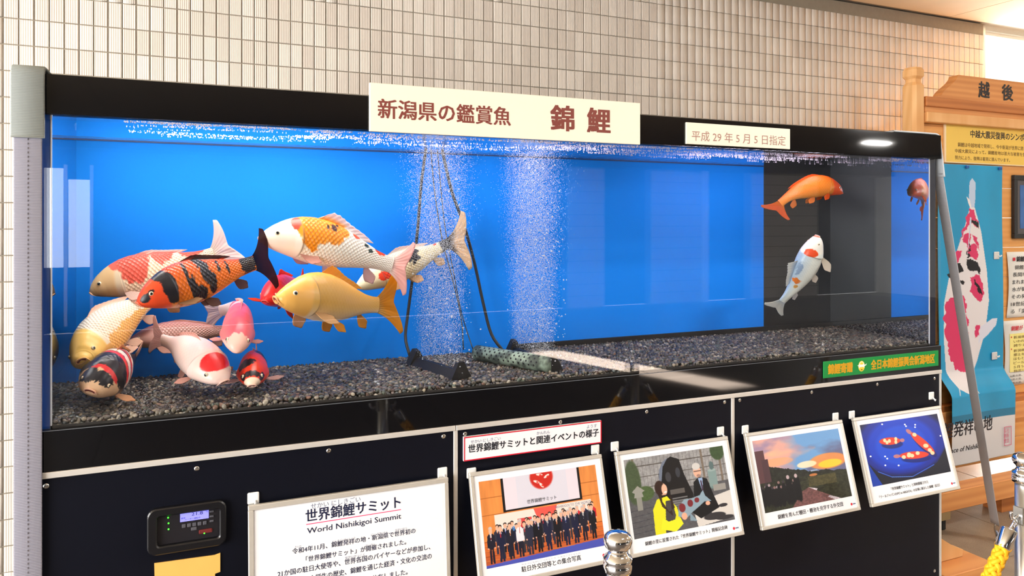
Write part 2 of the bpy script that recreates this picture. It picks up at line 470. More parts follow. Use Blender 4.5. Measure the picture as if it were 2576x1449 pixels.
# ================================================================== FISH TANK
TLX, TRX, FY = -0.318, 2.759, 2.04
IX0, IX1, BY = -0.271, 2.726, 2.56
ZT, ZG1, ZG0, ZB = 1.847, 1.755, 1.018, 0.923
ZWATER = 1.752
M_blackgloss = pmat('black_acrylic', (9, 10, 14), 0.04, spec=0.5)
M_black = pmat('black_panel', (13, 15, 25), 0.42, var=0.15, scale=8, bump=0.03, bscale=500, spec=0.16)
M_dark = pmat('black_rubber', (14, 14, 15), 0.6, var=0.2, scale=40, bump=0.2)
M_blue = pmat('blue_backing_sheet', (14, 134, 246), 0.75, var=0.05, scale=3, spec=0.2)
M_glass = glass_thin('aquarium_glass', (0.985, 0.992, 1.0), k=1.0)
M_seam = pmat('seam_highlight', (235, 238, 245), 0.2, spec=0.8)  # bright edge highlight painted as a white strip along the corner joint
M_wline = pmat('water_line_strip', (10, 60, 120), 0.5)  # dark blue strip along the back panel at water level
M_sill = pmat('sill_edge', (120, 124, 132), 0.3)
M_white_alu = pmat('satin_aluminium_trim', (226, 222, 216), 0.35, 0.35, var=0.03, scale=60)

def side_mirror():
    """end pane seen through water at a grazing angle: total reflection at the far face"""
    m = bpy.data.materials.new('wet_end_pane'); m.use_nodes = True
    nt = m.node_tree; nt.nodes.clear()
    out = N(nt, 'ShaderNodeOutputMaterial'); gl = N(nt, 'ShaderNodeBsdfGlossy'); df = N(nt, 'ShaderNodeBsdfTransparent'); mx = N(nt, 'ShaderNodeMixShader')
    gl.inputs['Color'].default_value = (0.9, 0.95, 1, 1); gl.inputs['Roughness'].default_value = 0.015
    df.inputs[0].default_value = (0.85, 0.92, 1, 1); mx.inputs[0].default_value = 0.8
    nt.links.new(df.outputs[0], mx.inputs[1]); nt.links.new(gl.outputs[0], mx.inputs[2]); nt.links.new(mx.outputs[0], out.inputs[0])
    return m
M_end = side_mirror()

tank = empty('fish_tank', ((TLX + TRX) / 2, FY, ZB)); finish(tank, 'long black-banded fish tank with a blue back on its cabinet', 'fish tank')
def tb(name, x0, x1, y0, y1, z0, z1, mat, **k):
    cx, cy, cz = (TLX + TRX) / 2, FY, ZB
    return box(name, x0 - cx, x1 - cx, y0 - cy, y1 - cy, z0 - cz, z1 - cz, mat, tank, **k)
tb('front_pane', TLX, TRX, FY, FY + 0.022, ZG0, ZG1, M_glass)
tb('upper_band', TLX, TRX, FY - 0.001, FY + 0.022, ZG1, ZT, M_blackgloss)
tb('lower_band', TLX, TRX, FY - 0.001, FY + 0.022, ZB, ZG0, M_blackgloss)
M_edge = pmat('acrylic_edge', (16, 60, 130), 0.15); M_edge_d = pmat('dark_acrylic_edge', (14, 22, 44), 0.15)
tb('end_pane', TLX, IX0 - 0.0012, FY + 0.0222, BY + 0.03, ZG0, ZT, M_edge)
tb('end_pane', IX1 + 0.0012, TRX, FY + 0.0222, BY + 0.03, ZG0, ZT, M_edge_d)
tb('inner_face', IX0 - 0.001, IX0, FY + 0.0222, BY, ZG0, ZT - 0.013, M_end)
tb('inner_face', IX1, IX1 + 0.001, FY + 0.0222, BY, ZG0, ZT - 0.013, M_end)
tb('back_panel', IX0, 2.335, BY, BY + 0.012, ZG0, ZT, M_blue)
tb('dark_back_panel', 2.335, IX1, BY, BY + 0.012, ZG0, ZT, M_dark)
tb('back_wall', TLX, TRX, BY + 0.031, BY + 0.04, ZB, ZT, M_dark)
tb('tank_floor', TLX, TRX, FY + 0.022, BY + 0.03, ZB, ZG0, M_dark)
tb('lid', TLX, TRX, FY + 0.022, BY + 0.04, ZT - 0.012, ZT, M_dark)
tb('base_seal', 1.15, IX1, BY - 0.014, BY, ZG0, 1.052, M_dark)
tb('water_line', IX0, 2.335, BY - 0.002, BY, ZWATER - 0.006, ZWATER - 0.0005, M_wline)
tb('corner_seam_highlight', IX0 - 0.001, IX0 + 0.003, FY + 0.0225, FY + 0.027, ZG0, ZG1, M_seam)
tb('corner_seam_highlight', IX1 - 0.002, IX1 + 0.001, FY + 0.0225, FY + 0.026, ZG0, ZG1, M_seam)
tb('sill_line', TLX, TRX, FY - 0.0022, FY - 0.0008, ZG0 - 0.0008, ZG0 + 0.0004, M_sill)

# lamps under the lid
for q, (x, pw, colr) in enumerate(((0.12, 26, (1.0, 0.93, 0.86)), (0.95, 11, (1.0, 0.92, 0.96)), (2.05, 9, (1.0, 0.86, 0.98)))):
    l = empty('tank_lamp', (x, 2.27, ZT - 0.03)); finish(l, 'slim lamp bar under the tank lid above the ' + ['crowded koi', 'bubbling bars', 'orange koi'][q], 'lamp', 'lamp bars under the tank lid')
    box('housing', -0.4, 0.4, -0.06, 0.06, 0.002, 0.017, M_dark, l)
    area_light('lamp_light', (0, 0, 0), (0, 0, 0), 0.76, 0.22, pw, colr, l)

# water surface seen from below
def water_mat():
    m = bpy.data.materials.new('rippled_water'); m.use_nodes = True
    nt = m.node_tree; nt.nodes.clear()
    out = N(nt, 'ShaderNodeOutputMaterial'); gl = N(nt, 'ShaderNodeBsdfGlossy'); tr = N(nt, 'ShaderNodeBsdfTransparent'); mx = N(nt, 'ShaderNodeMixShader')
    gl.inputs['Roughness'].default_value = 0.02; gl.inputs['Color'].default_value = (0.92, 0.96, 1, 1)
    mx.inputs[0].default_value = 0.72
    geo = N(nt, 'ShaderNodeNewGeometry'); nz = N(nt, 'ShaderNodeTexNoise'); nz.inputs['Scale'].default_value = 16; nz.inputs['Detail'].default_value = 5
    mp = N(nt, 'ShaderNodeMapping'); mp.inputs['Scale'].default_value = (2.4, 0.25, 1)
    nt.links.new(geo.outputs['Position'], mp.inputs[0]); nt.links.new(mp.outputs[0], nz.inputs['Vector'])
    # calmer at the far left, choppy over the bubbling bars
    sx = N(nt, 'ShaderNodeSeparateXYZ'); nt.links.new(geo.outputs['Position'], sx.inputs[0])
    mr = N(nt, 'ShaderNodeMapRange'); mr.inputs[1].default_value = 0.0; mr.inputs[2].default_value = 1.1; mr.inputs[3].default_value = 0.04; mr.inputs[4].default_value = 0.22
    nt.links.new(sx.outputs[0], mr.inputs[0])
    bp = N(nt, 'ShaderNodeBump'); bp.inputs['Distance'].default_value = 0.02
    nt.links.new(mr.outputs[0], bp.inputs['Strength']); nt.links.new(nz.outputs[0], bp.inputs['Height'])
    nt.links.new(bp.outputs[0], gl.inputs['Normal'])
    nt.links.new(tr.outputs[0], mx.inputs[1]); nt.links.new(gl.outputs[0], mx.inputs[2]); nt.links.new(mx.outputs[0], out.inputs[0])
    return m
M_water = water_mat()
ws = mesh('water_surface', [(IX0, FY + 0.0225, ZWATER), (IX1, FY + 0.0225, ZWATER), (IX1, BY, ZWATER), (IX0, BY, ZWATER)], [(0, 3, 2, 1)], M_water)
finish(ws, 'rippled water surface seen from below inside the tank', 'water', kind='stuff')

# ------------------------------------------------------------------ gravel
def ico(sub):
    bm = bmesh.new(); bmesh.ops.create_icosphere(bm, subdivisions=sub, radius=1.0)
    V = np.array([v.co[:] for v in bm.verts]); Fc = np.array([[v.index for v in f.verts] for f in bm.faces]); bm.free()
    return V, Fc
I1, I2, I3 = ico(1), ico(2), ico(3)
def rots(n):
    q = rng.normal(size=(n, 4)); q[:, 1:3] *= 0.35; q /= np.linalg.norm(q, axis=1)[:, None]
    w, x, y, z = q.T
    return np.stack([np.stack([1-2*(y*y+z*z), 2*(x*y-z*w), 2*(x*z+y*w)], 1), np.stack([2*(x*y+z*w), 1-2*(x*x+z*z), 2*(y*z-x*w)], 1), np.stack([2*(x*z-y*w), 2*(y*z+x*w), 1-2*(x*x+y*y)], 1)], 1)
PAL = np.array([(92, 84, 74), (120, 110, 96), (74, 72, 68), (140, 128, 110), (104, 92, 84), (84, 92, 80), (150, 138, 118), (66, 58, 54), (112, 84, 68), (168, 158, 140), (98, 104, 100), (54, 50, 50)]) / 255.0
def pebbles(C, tmpl):
    n = len(C)
    S = np.stack([rng.uniform(.006, .0095, n), rng.uniform(.005, .0073, n), rng.uniform(.0036, .0054, n)], 1)
    big = rng.random(n) < 0.12; S[big] *= 1.25
    P = tmpl[0][None] * S[:, None, :]
    P = np.einsum('nij,nkj->nki', rots(n), P) + C[:, None, :]
    colr = PAL[rng.integers(0, len(PAL), n)] * rng.uniform(0.5, 1.12, (n, 1))
    return P, colr
sp = 0.0122
gx, gy = np.meshgrid(np.arange(IX0 + .006, IX1 - .004, sp), np.arange(FY + 0.029, BY - 0.006, sp * 0.86))
G = np.stack([gx.ravel(), gy.ravel()], 1); G[:, 0] += np.repeat(np.arange(gx.shape[0]) % 2, gx.shape[1]) * sp / 2
G += rng.uniform(-.0027, .0027, G.shape)
G = G[(G[:, 0] < IX1 - 0.005) & (G[:, 1] > FY + 0.028)]
hz = 1.027 + 0.006 * fbm(G[:, 0] * 6, G[:, 1] * 6, 3) + rng.uniform(-.0012, .0022, len(G))
G = np.concatenate([G, hz[:, None]], 1)
_fx = np.arange(IX0 + .006, IX1 - .006, 0.0115); _fr = np.stack([_fx + rng.uniform(-.002, .002, len(_fx)), np.full(len(_fx), FY + 0.0305), 1.0215 + rng.uniform(0, .004, len(_fx))], 1)
G = np.concatenate([G, _fr])
dist = np.hypot(G[:, 0], G[:, 1]) 
gb = empty('gravel_bed', ((IX0 + IX1) / 2, 2.3, ZG0)); finish(gb, 'bed of small brown and grey river pebbles in the tank', 'gravel')
M_peb = attr_mat('wet_pebble', 0.28, 0.5)
goff = np.array(gb.location)
px_ = 1288 + F * (G[:, 0] * math.cos(TH) - G[:, 1] * math.sin(TH)) / (G[:, 0] * math.sin(TH) + G[:, 1] * math.cos(TH))
order = np.argsort(dist + 10 * (px_ < 118))
near = order[:300]; mid = order[300:4800]; far = order[4800:]
P, cc = pebbles(G[near], I2)
variants = []
for q in range(300):
    me = bpy.data.meshes.new('pebble'); me.from_pydata([tuple(v) for v in (P[q] - G[near[q]])], [], [tuple(f) for f in I2[1]])
    me.polygons.foreach_set('use_smooth', [True] * len(me.polygons)); set_col(me, np.tile(cc[q], (len(I2[0]), 1))); me.materials.append(M_peb)
    link('pebble', me, None, gb, tuple(G[near[q]] - goff))
for nm, idx, tm in (('pebble_field', mid, I2), ('pebble_field', far, I1)):
    P, cc = pebbles(G[idx], tm)
    V = (P - goff).reshape(-1, 3); Q = (tm[1][None] + len(tm[0]) * np.arange(len(idx))[:, None, None]).reshape(-1, 3)
    o = np_mesh(nm, V, Q, M_peb, gb, True); set_col(o.data, np.repeat(cc, len(tm[0]), 0)); finish(o, kind='stuff')
M_gbase = pmat('gravel_underlay', (46, 42, 38), 0.8, var=0.4, scale=120)
box('underlay', IX0 - goff[0], IX1 - goff[0], FY + 0.0225 - goff[1], BY - goff[1], 0.0, 0.006, M_gbase, gb)

# ------------------------------------------------------------------ air bars, pipe, hoses
def air_bar(a, b, label):
    A = Vector(a); B = Vector(b); ax = (B - A).normalized(); sd = Vector((ax.y, -ax.x, 0))
    L_ = (B - A).length
    t = empty('air_diffuser', A); finish(t, label, 'air diffuser', 'bubbling air bars')
    def prof(p, w, h): return [p - sd * w, p + sd * w, p + sd * w * 0.25 + Vector((0, 0, h)), p - sd * w * 0.25 + Vector((0, 0, h))]
    def seg(nm, s0, s1, w0, w1, h0, h1, m):
        V = [v - A for v in prof(A + ax * s0, w0, h0) + prof(A + ax * s1, w1, h1)]
        mesh(nm, V, [(0, 1, 2, 3), (7, 6, 5, 4), (0, 4, 5, 1), (1, 5, 6, 2), (2, 6, 7, 3), (3, 7, 4, 0)], m, t)
    seg('body', 0.012, L_ - 0.012, 0.026, 0.026, 0.024, 0.024, M_dark)
    seg('end_block', -0.008, 0.02, 0.034, 0.03, 0.05, 0.044, M_dark)
    seg('end_block', L_ - 0.02, L_ + 0.006, 0.032, 0.036, 0.046, 0.052, M_dark)
    return t
BZ = 1.034
def fl(px, py):   # pixel on the gravel -> world
    Z = (EYE - BZ) * F / (py - HOR); q = (px - 1288) / F
    return Vector((Z * (math.sin(TH) + q * math.cos(TH)), Z * (math.cos(TH) - q * math.sin(TH)), BZ))
A1 = fl(1045, 915); A1.y = min(A1.y, 2.50); A2 = fl(1180, 965); A2.y = max(A2.y, 2.13)
A3 = fl(1292, 888); A3.y = min(A3.y, 2.50); A4 = fl(1438, 952); A4.y = max(A4.y, 2.13)
air_bar(A1, A2, 'black wedge air bar under the haze column by the pale koi tail')
air_bar(A3, A4, 'black wedge air bar behind the perforated pipe')
def pipe_mat():
    m, nt, b, out = newmat('algae_stained_pipe')
    tc = N(nt, 'ShaderNodeTexCoord'); nz = N(nt, 'ShaderNodeTexNoise'); nz.inputs['Scale'].default_value = 28; nz.inputs['Detail'].default_value = 5
    r = N(nt, 'ShaderNodeValToRGB'); r.color_ramp.elements[0].position = 0.42; r.color_ramp.elements[1].position = 0.58
    r.color_ramp.elements[0].color = (*lin((74, 84, 76)), 1); r.color_ramp.elements[1].color = (*lin((150, 168, 150)), 1)
    nt.links.new(tc.outputs['Object'], nz.inputs['Vector']); nt.links.new(nz.outputs[0], r.inputs[0]); nt.links.new(r.outputs[0], b.inputs['Base Color'])
    b.inputs['Roughness'].default_value = 0.5
    return m
pa = fl(1200, 905); pb = fl(1418, 950); pa.z += 0.024; pb.z += 0.024
pa.y = min(pa.y, 2.49); pb.y = max(pb.y, 2.12)
pp = empty('perforated_pipe', pa); finish(pp, 'grey-green perforated pipe lying on the gravel between the air bars', 'pipe')
ax = (pb - pa).normalized(); side = Vector((ax.y, -ax.x, 0)); upv = side.cross(ax); upv = upv if upv.z > 0 else -upv
tube_mesh('tube', [(0, 0, 0), (pb - pa)], 0.026, 24, pipe_mat(), pp)
hole = []
bmh = bmesh.new(); bmesh.ops.create_circle(bmh, cap_ends=True, segments=8, radius=0.0036); hm = bpy.data.meshes.new('hole'); bmh.to_mesh(hm); bmh.free(); hm.materials.append(M_dark)
camv = Vector((0, 0, EYE)) - (pa + pb) / 2
for row, an in enumerate((-62, -38, -14, 10, 34)):
    for k in range(13):
        a = math.radians(an); n = (side * math.cos(math.radians(50) + a) + upv * math.sin(math.radians(50) + a))
        if n.dot(camv) < 0: n = (-side * math.cos(math.radians(50) + a) + upv * math.sin(math.radians(50) + a))
        o = link('hole', hm, None, pp); o.location = ax * ((pb - pa).length * (0.05 + 0.9 * (k + 0.5 * (row % 2)) / 13.2)) + n * 0.0263
        o.rotation_euler = n.to_track_quat('Z', 'Y').to_euler()

M_hose = pmat('dark_air_hose', (40, 38, 36), 0.35, var=0.35, scale=60)
def hose(pts, r, label):
    P_, L_ = catmull([W(*p) for p in pts], 40)
    o = tube_mesh('air_hose', [Vector(p) for p in P_], r, 10, M_hose)
    finish(o, label, 'hose', 'air hoses')
hose([(1072, 372, 2.50), (1060, 460, 2.50), (1052, 560, 2.50), (1040, 680, 2.51), (1026, 790, 2.50), (1020, 850, 2.48), (1032, 898, 2.46)], 0.0052, 'thick dark air hose dropping behind the tail of the black-spotted koi to the bar')
hose([(1112, 376, 2.50), (1136, 480, 2.50), (1165, 560, 2.50), (1192, 655, 2.50), (1215, 760, 2.50), (1236, 840, 2.49), (1268, 886, 2.46)], 0.0055, 'thick dark air hose slanting down to the perforated pipe')
hose([(1084, 376, 2.52), (1092, 470, 2.52), (1112, 600, 2.52), (1138, 700, 2.52), (1160, 800, 2.5), (1166, 880, 2.48)], 0.0022, 'thin dark air line between the two thick hoses')
hose([(1100, 376, 2.53), (1118, 560, 2.53), (1140, 680, 2.53), (1162, 790, 2.52), (1190, 880, 2.47)], 0.0018, 'thin beaded air line ending beside the perforated pipe')

# ------------------------------------------------------------------ bubbles
def bubble_mat():
    m, nt, b, out = newmat('air_bubble')
    b.inputs['Base Color'].default_value = (0.85, 0.88, 0.9, 1); b.inputs['Roughness'].default_value = 0.12
    tr = N(nt, 'ShaderNodeBsdfTransparent'); mx = N(nt, 'ShaderNodeMixShader')
    lw = N(nt, 'ShaderNodeLayerWeight'); lw.inputs[0].default_value = 0.45
    mr = N(nt, 'ShaderNodeMapRange'); mr.inputs[3].default_value = 0.25; mr.inputs[4].default_value = 0.8
    nt.links.new(lw.outputs['Facing'], mr.inputs[0]); nt.links.new(mr.outputs[0], mx.inputs[0])
    nt.links.new(tr.outputs[0], mx.inputs[1]); nt.links.new(b.outputs[0], mx.inputs[2]); nt.links.new(mx.outputs[0], out.inputs[0])
    return m
M_bub = bubble_mat()
OCT = (np.array([(1, 0, 0), (-1, 0, 0), (0, 1, 0), (0, -1, 0), (0, 0, 1), (0, 0, -1)], float), np.array([(0, 2, 4), (2, 1, 4), (1, 3, 4), (3, 0, 4), (2, 0, 5), (1, 2, 5), (3, 1, 5), (0, 3, 5)]))
def bubbles(name, C, r, tmpl, label, mat):
    V = (tmpl[0][None] * r[:, None, None] + C[:, None, :]).reshape(-1, 3)
    Q = (tmpl[1][None] + len(tmpl[0]) * np.arange(len(C))[:, None, None]).reshape(-1, 3)
    o = np_mesh(name, V, Q, mat, None, True); finish(o, label, 'bubbles', kind='stuff')
    return o
def column(A, B, n, nb, lo, label, label2):
    s = rng.random(n); h = rng.random(n) ** 0.85
    C = np.array(A)[None] * (1 - s[:, None]) + np.array(B)[None] * s[:, None]
    spread = 0.008 + 0.028 * h
    C[:, 0] += rng.normal(0, 1, n) * spread; C[:, 1] += rng.normal(0, 1, n) * spread * 0.6
    C[:, 2] = BZ + 0.03 + h * (ZWATER - BZ - 0.035)
    C[:, 1] = np.clip(C[:, 1], FY + 0.03, BY - 0.01)
    bubbles('bubble_column', C, rng.uniform(.0004, .00105, n), OCT, label, M_bub)
    s = rng.random(nb); h = rng.random(nb)
    C = np.array(A)[None] * (1 - s[:, None]) + np.array(B)[None] * s[:, None]
    C = C + (np.array(B) - np.array(A))[None] * (0.25 + 0.2 * rng.normal(0, 1, nb)[:, None]) * lo
    C[:, 0] += rng.normal(0, .014, nb); C[:, 2] = BZ + 0.02 + h * (ZWATER - BZ - 0.04); C[:, 1] = np.clip(C[:, 1], FY + 0.03, BY - 0.01)
    bubbles('bubble_stream', C, rng.choice([.0014, .002, .0026, .0034], nb, p=[.5, .3, .15, .05]), I1, label2, M_bub)
column(A1 + (A2 - A1) * 0.1, A2, 30000, 160, 0.6, 'hazy column of fine bubbles beside the black-spotted koi tail', 'scattered larger bubbles rising from the bar near the koi tail')
column(A3 + (A4 - A3) * 0.0, A4, 44000, 420, 0.8, 'broad hazy column of fine bubbles in the middle of the tank', 'larger sparkling bubbles along the middle column')
# bubbles resting under the surface
def foam(n, fx, label, seed):
    out = []
    while len(out) < n:
        x = rng.uniform(*fx); y = FY + 0.03 + rng.random() ** 1.6 * 0.34
        if fbm(np.array([x * 5]), np.array([y * 34]), seed)[0] > 0.53: out.append((x, y, ZWATER - rng.uniform(0.0003, 0.0016)))
    bubbles('surface_foam', np.array(out), rng.uniform(.0006, .0018, n), I1, label, M_foam)
M_foam = pmat('pink_lit_foam', (236, 224, 238), 0.12, spec=0.8)  # pink sparkle of the lamps put into the bubble colour
foam(1300, (-0.12, 0.42), 'foam bubbles coloured pink for lamp sparkle under the surface near the grey strap', 5)
foam(1200, (0.35, 1.1), 'foam bubbles under the surface beneath the cream title sign', 9)
foam(1800, (1.1, 2.1), 'foam bubbles coloured pink for lamp sparkle under the surface by the date sign', 13)
foam(900, (2.1, 2.7), 'foam bubbles under the surface above the orange koi', 21)
# ================================================================== KOI
def koi_skin():
    m, nt, b, out = newmat('koi_skin')
    a = N(nt, 'ShaderNodeAttribute', attribute_name='Col')
    s = N(nt, 'ShaderNodeAttribute', attribute_name='scl')
    uv = N(nt, 'ShaderNodeUVMap', uv_map='UVMap')
    mp = N(nt, 'ShaderNodeMapping'); mp.inputs['Rotation'].default_value = (0, 0, math.radians(45))
    nt.links.new(uv.outputs[0], mp.inputs[0])
    vo = N(nt, 'ShaderNodeTexVoronoi', voronoi_dimensions='2D'); vo.inputs['Scale'].default_value = 1.0; vo.inputs['Randomness'].default_value = 0.06
    nt.links.new(mp.outputs[0], vo.inputs['Vector'])
    # darker rims between scales
    mr = N(nt, 'ShaderNodeMapRange'); mr.inputs[1].default_value = 0.38; mr.inputs[2].default_value = 0.66; mr.inputs[3].default_value = 0; mr.inputs[4].default_value = 0.85
    nt.links.new(vo.outputs['Distance'], mr.inputs[0])
    ml = N(nt, 'ShaderNodeMath', operation='MULTIPLY'); nt.links.new(mr.outputs[0], ml.inputs[0]); nt.links.new(s.outputs['Fac'], ml.inputs[1])
    dk = N(nt, 'ShaderNodeMix', data_type='RGBA', blend_type='MULTIPLY'); dk.inputs[7].default_value = (0.60, 0.44, 0.34, 1)
    nt.links.new(ml.outputs[0], dk.inputs[0]); nt.links.new(a.outputs['Color'], dk.inputs[6])
    nt.links.new(dk.outputs[2], b.inputs['Base Color'])
    inv = N(nt, 'ShaderNodeMath', operation='MULTIPLY'); inv.inputs[1].default_value = -1.0; nt.links.new(vo.outputs['Distance'], inv.inputs[0])
    bp = N(nt, 'ShaderNodeBump'); bp.inputs['Distance'].default_value = 0.004
    sm = N(nt, 'ShaderNodeMath', operation='MULTIPLY'); sm.inputs[1].default_value = 0.7; nt.links.new(s.outputs['Fac'], sm.inputs[0]); nt.links.new(sm.outputs[0], bp.inputs['Strength'])
    nt.links.new(inv.outputs[0], bp.inputs['Height']); nt.links.new(bp.outputs[0], b.inputs['Normal'])
    b.inputs['Roughness'].default_value = 0.32; b.inputs['Specular IOR Level'].default_value = 0.45
    b.inputs['Subsurface Weight'].default_value = 0.0
    return m
def koi_fin():
    m = bpy.data.materials.new('koi_fin'); m.use_nodes = True
    nt = m.node_tree; nt.nodes.clear()
    out = N(nt, 'ShaderNodeOutputMaterial'); a = N(nt, 'ShaderNodeAttribute', attribute_name='Col')
    df = N(nt, 'ShaderNodeBsdfDiffuse'); tl = N(nt, 'ShaderNodeBsdfTranslucent'); tr = N(nt, 'ShaderNodeBsdfTransparent'); m1 = N(nt, 'ShaderNodeMixShader'); m2 = N(nt, 'ShaderNodeMixShader')
    uv = N(nt, 'ShaderNodeUVMap', uv_map='UVMap'); wv = N(nt, 'ShaderNodeTexWave', bands_direction='X'); wv.inputs['Scale'].default_value = 3.2; wv.inputs['Distortion'].default_value = 0.6
    nt.links.new(uv.outputs[0], wv.inputs['Vector'])
    bp = N(nt, 'ShaderNodeBump'); bp.inputs['Strength'].default_value = 0.35; bp.inputs['Distance'].default_value = 0.003
    nt.links.new(wv.outputs['Fac'], bp.inputs['Height']); nt.links.new(bp.outputs[0], df.inputs['Normal'])
    nt.links.new(a.outputs['Color'], df.inputs[0]); nt.links.new(a.outputs['Color'], tl.inputs[0])
    m1.inputs[0].default_value = 0.4; m2.inputs[0].default_value = 0.12
    nt.links.new(df.outputs[0], m1.inputs[1]); nt.links.new(tl.outputs[0], m1.inputs[2])
    nt.links.new(m1.outputs[0], m2.inputs[1]); nt.links.new(tr.outputs[0], m2.inputs[2]); nt.links.new(m2.outputs[0], out.inputs[0])
    return m
M_skin, M_fin = koi_skin(), koi_fin()
M_eye = attr_mat('koi_eye', 0.08, 0.8)
M_mouth = pmat('koi_mouth', (120, 40, 38), 0.4)
CAMP = np.array((0.0, 0.0, EYE))

K_T = [0, .006, .015, .03, .06, .1, .15, .2, .27, .35, .45, .55, .65, .75, .85, .93, 1]
K_HT = [0, .014, .022, .033, .051, .074, .098, .117, .135, .144, .142, .128, .107, .083, .061, .052, .05]
K_HB = [0, .016, .026, .038, .056, .072, .086, .098, .113, .124, .128, .12, .102, .078, .057, .049, .047]
K_W = [0, .02, .031, .044, .06, .075, .087, .096, .103, .105, .1, .089, .072, .053, .036, .025, .018]

def smooth_interp(x, xp, fp):
    y = np.interp(x, xp, fp)
    k = np.array([1, 2, 3, 2, 1.]); k /= k.sum()
    y2 = np.convolve(np.pad(y, 2, mode='edge'), k, 'valid')
    return np.where(np.asarray(x) < 0.02, y, y2)

def grid_sheet(name, G, C, mat, parent, off, thick=0.0014):
    n, m, _ = G.shape
    V = (G - off).reshape(-1, 3)
    idx = np.arange(n * m).reshape(n, m)
    Q = np.stack([idx[:-1, :-1], idx[1:, :-1], idx[1:, 1:], idx[:-1, 1:]], -1).reshape(-1, 4)
    o = np_mesh(name, V, Q, mat, parent, True)
    set_col(o.data, C.reshape(-1, 3))
    uvl = o.data.uv_layers.new(name='UVMap')
    u = np.stack(np.meshgrid(np.linspace(0, 1, n), np.linspace(0, 1, m), indexing='ij'), -1).reshape(-1, 2)
    li = np.zeros(len(o.data.loops), np.int32); o.data.loops.foreach_get('vertex_index', li)
    uvl.data.foreach_set('uv', u[li].astype(np.float32).ravel())
    md = o.modifiers.new('thickness', 'SOLIDIFY'); md.thickness = thick; md.offset = 0
    return o

def c3(*v): return np.array(v, float) / 255.0

class Skin:
    """colour of a koi in t (nose 0 .. tail 1) and v (0 back ridge, +-.5 flank, +-1 belly; + is the side towards the viewer)"""
    def __init__(s, top, flank, belly, head=None, blobs=(), seed=1, fin=None, tail=None, dorsal=None, pec=None):
        s.top, s.flank, s.belly, s.head, s.blobs, s.seed = map_c(top), map_c(flank), map_c(belly), None if head is None else map_c(head), blobs, seed
        s.fin = map_c(fin) if fin is not None else s.flank
        s.tail = map_c(tail) if tail is not None else s.fin
        s.dorsal = map_c(dorsal) if dorsal is not None else s.fin
        s.pec = map_c(pec) if pec is not None else s.fin
    def __call__(s, t, v):
        av = np.abs(v)
        c = s.top + (s.flank - s.top) * np.clip((av - 0.05) / 0.35, 0, 1)[:, None]
        c = c + (s.belly - c) * np.clip((av - 0.55) / 0.3, 0, 1)[:, None]
        if s.head is not None:
            k = np.clip((0.235 + 0.02 * np.cos(av * 5) - t) / 0.02, 0, 1)[:, None]
            c = c + (s.head - c) * k
        n1 = fbm(t * 26, v * 11 + 40, s.seed, 3) - 0.5
        n2 = vnoise(t * 90, v * 36 + 90, s.seed + 5) - 0.5
        for b in s.blobs:
            colr, t0, v0, rt, rv = b[:5]; jag = b[5] if len(b) > 5 else 0.9
            e = ((t - t0) / rt) ** 2 + ((v - v0) / rv) ** 2 + n1 * 2.2 * jag + n2 * 0.8 * jag
            k = np.clip((1.0 - e) / 0.10, 0, 1)[:, None]
            c = c + (map_c(colr) - c) * k
        return c
def map_c(c): return np.array(c, float) / 255.0

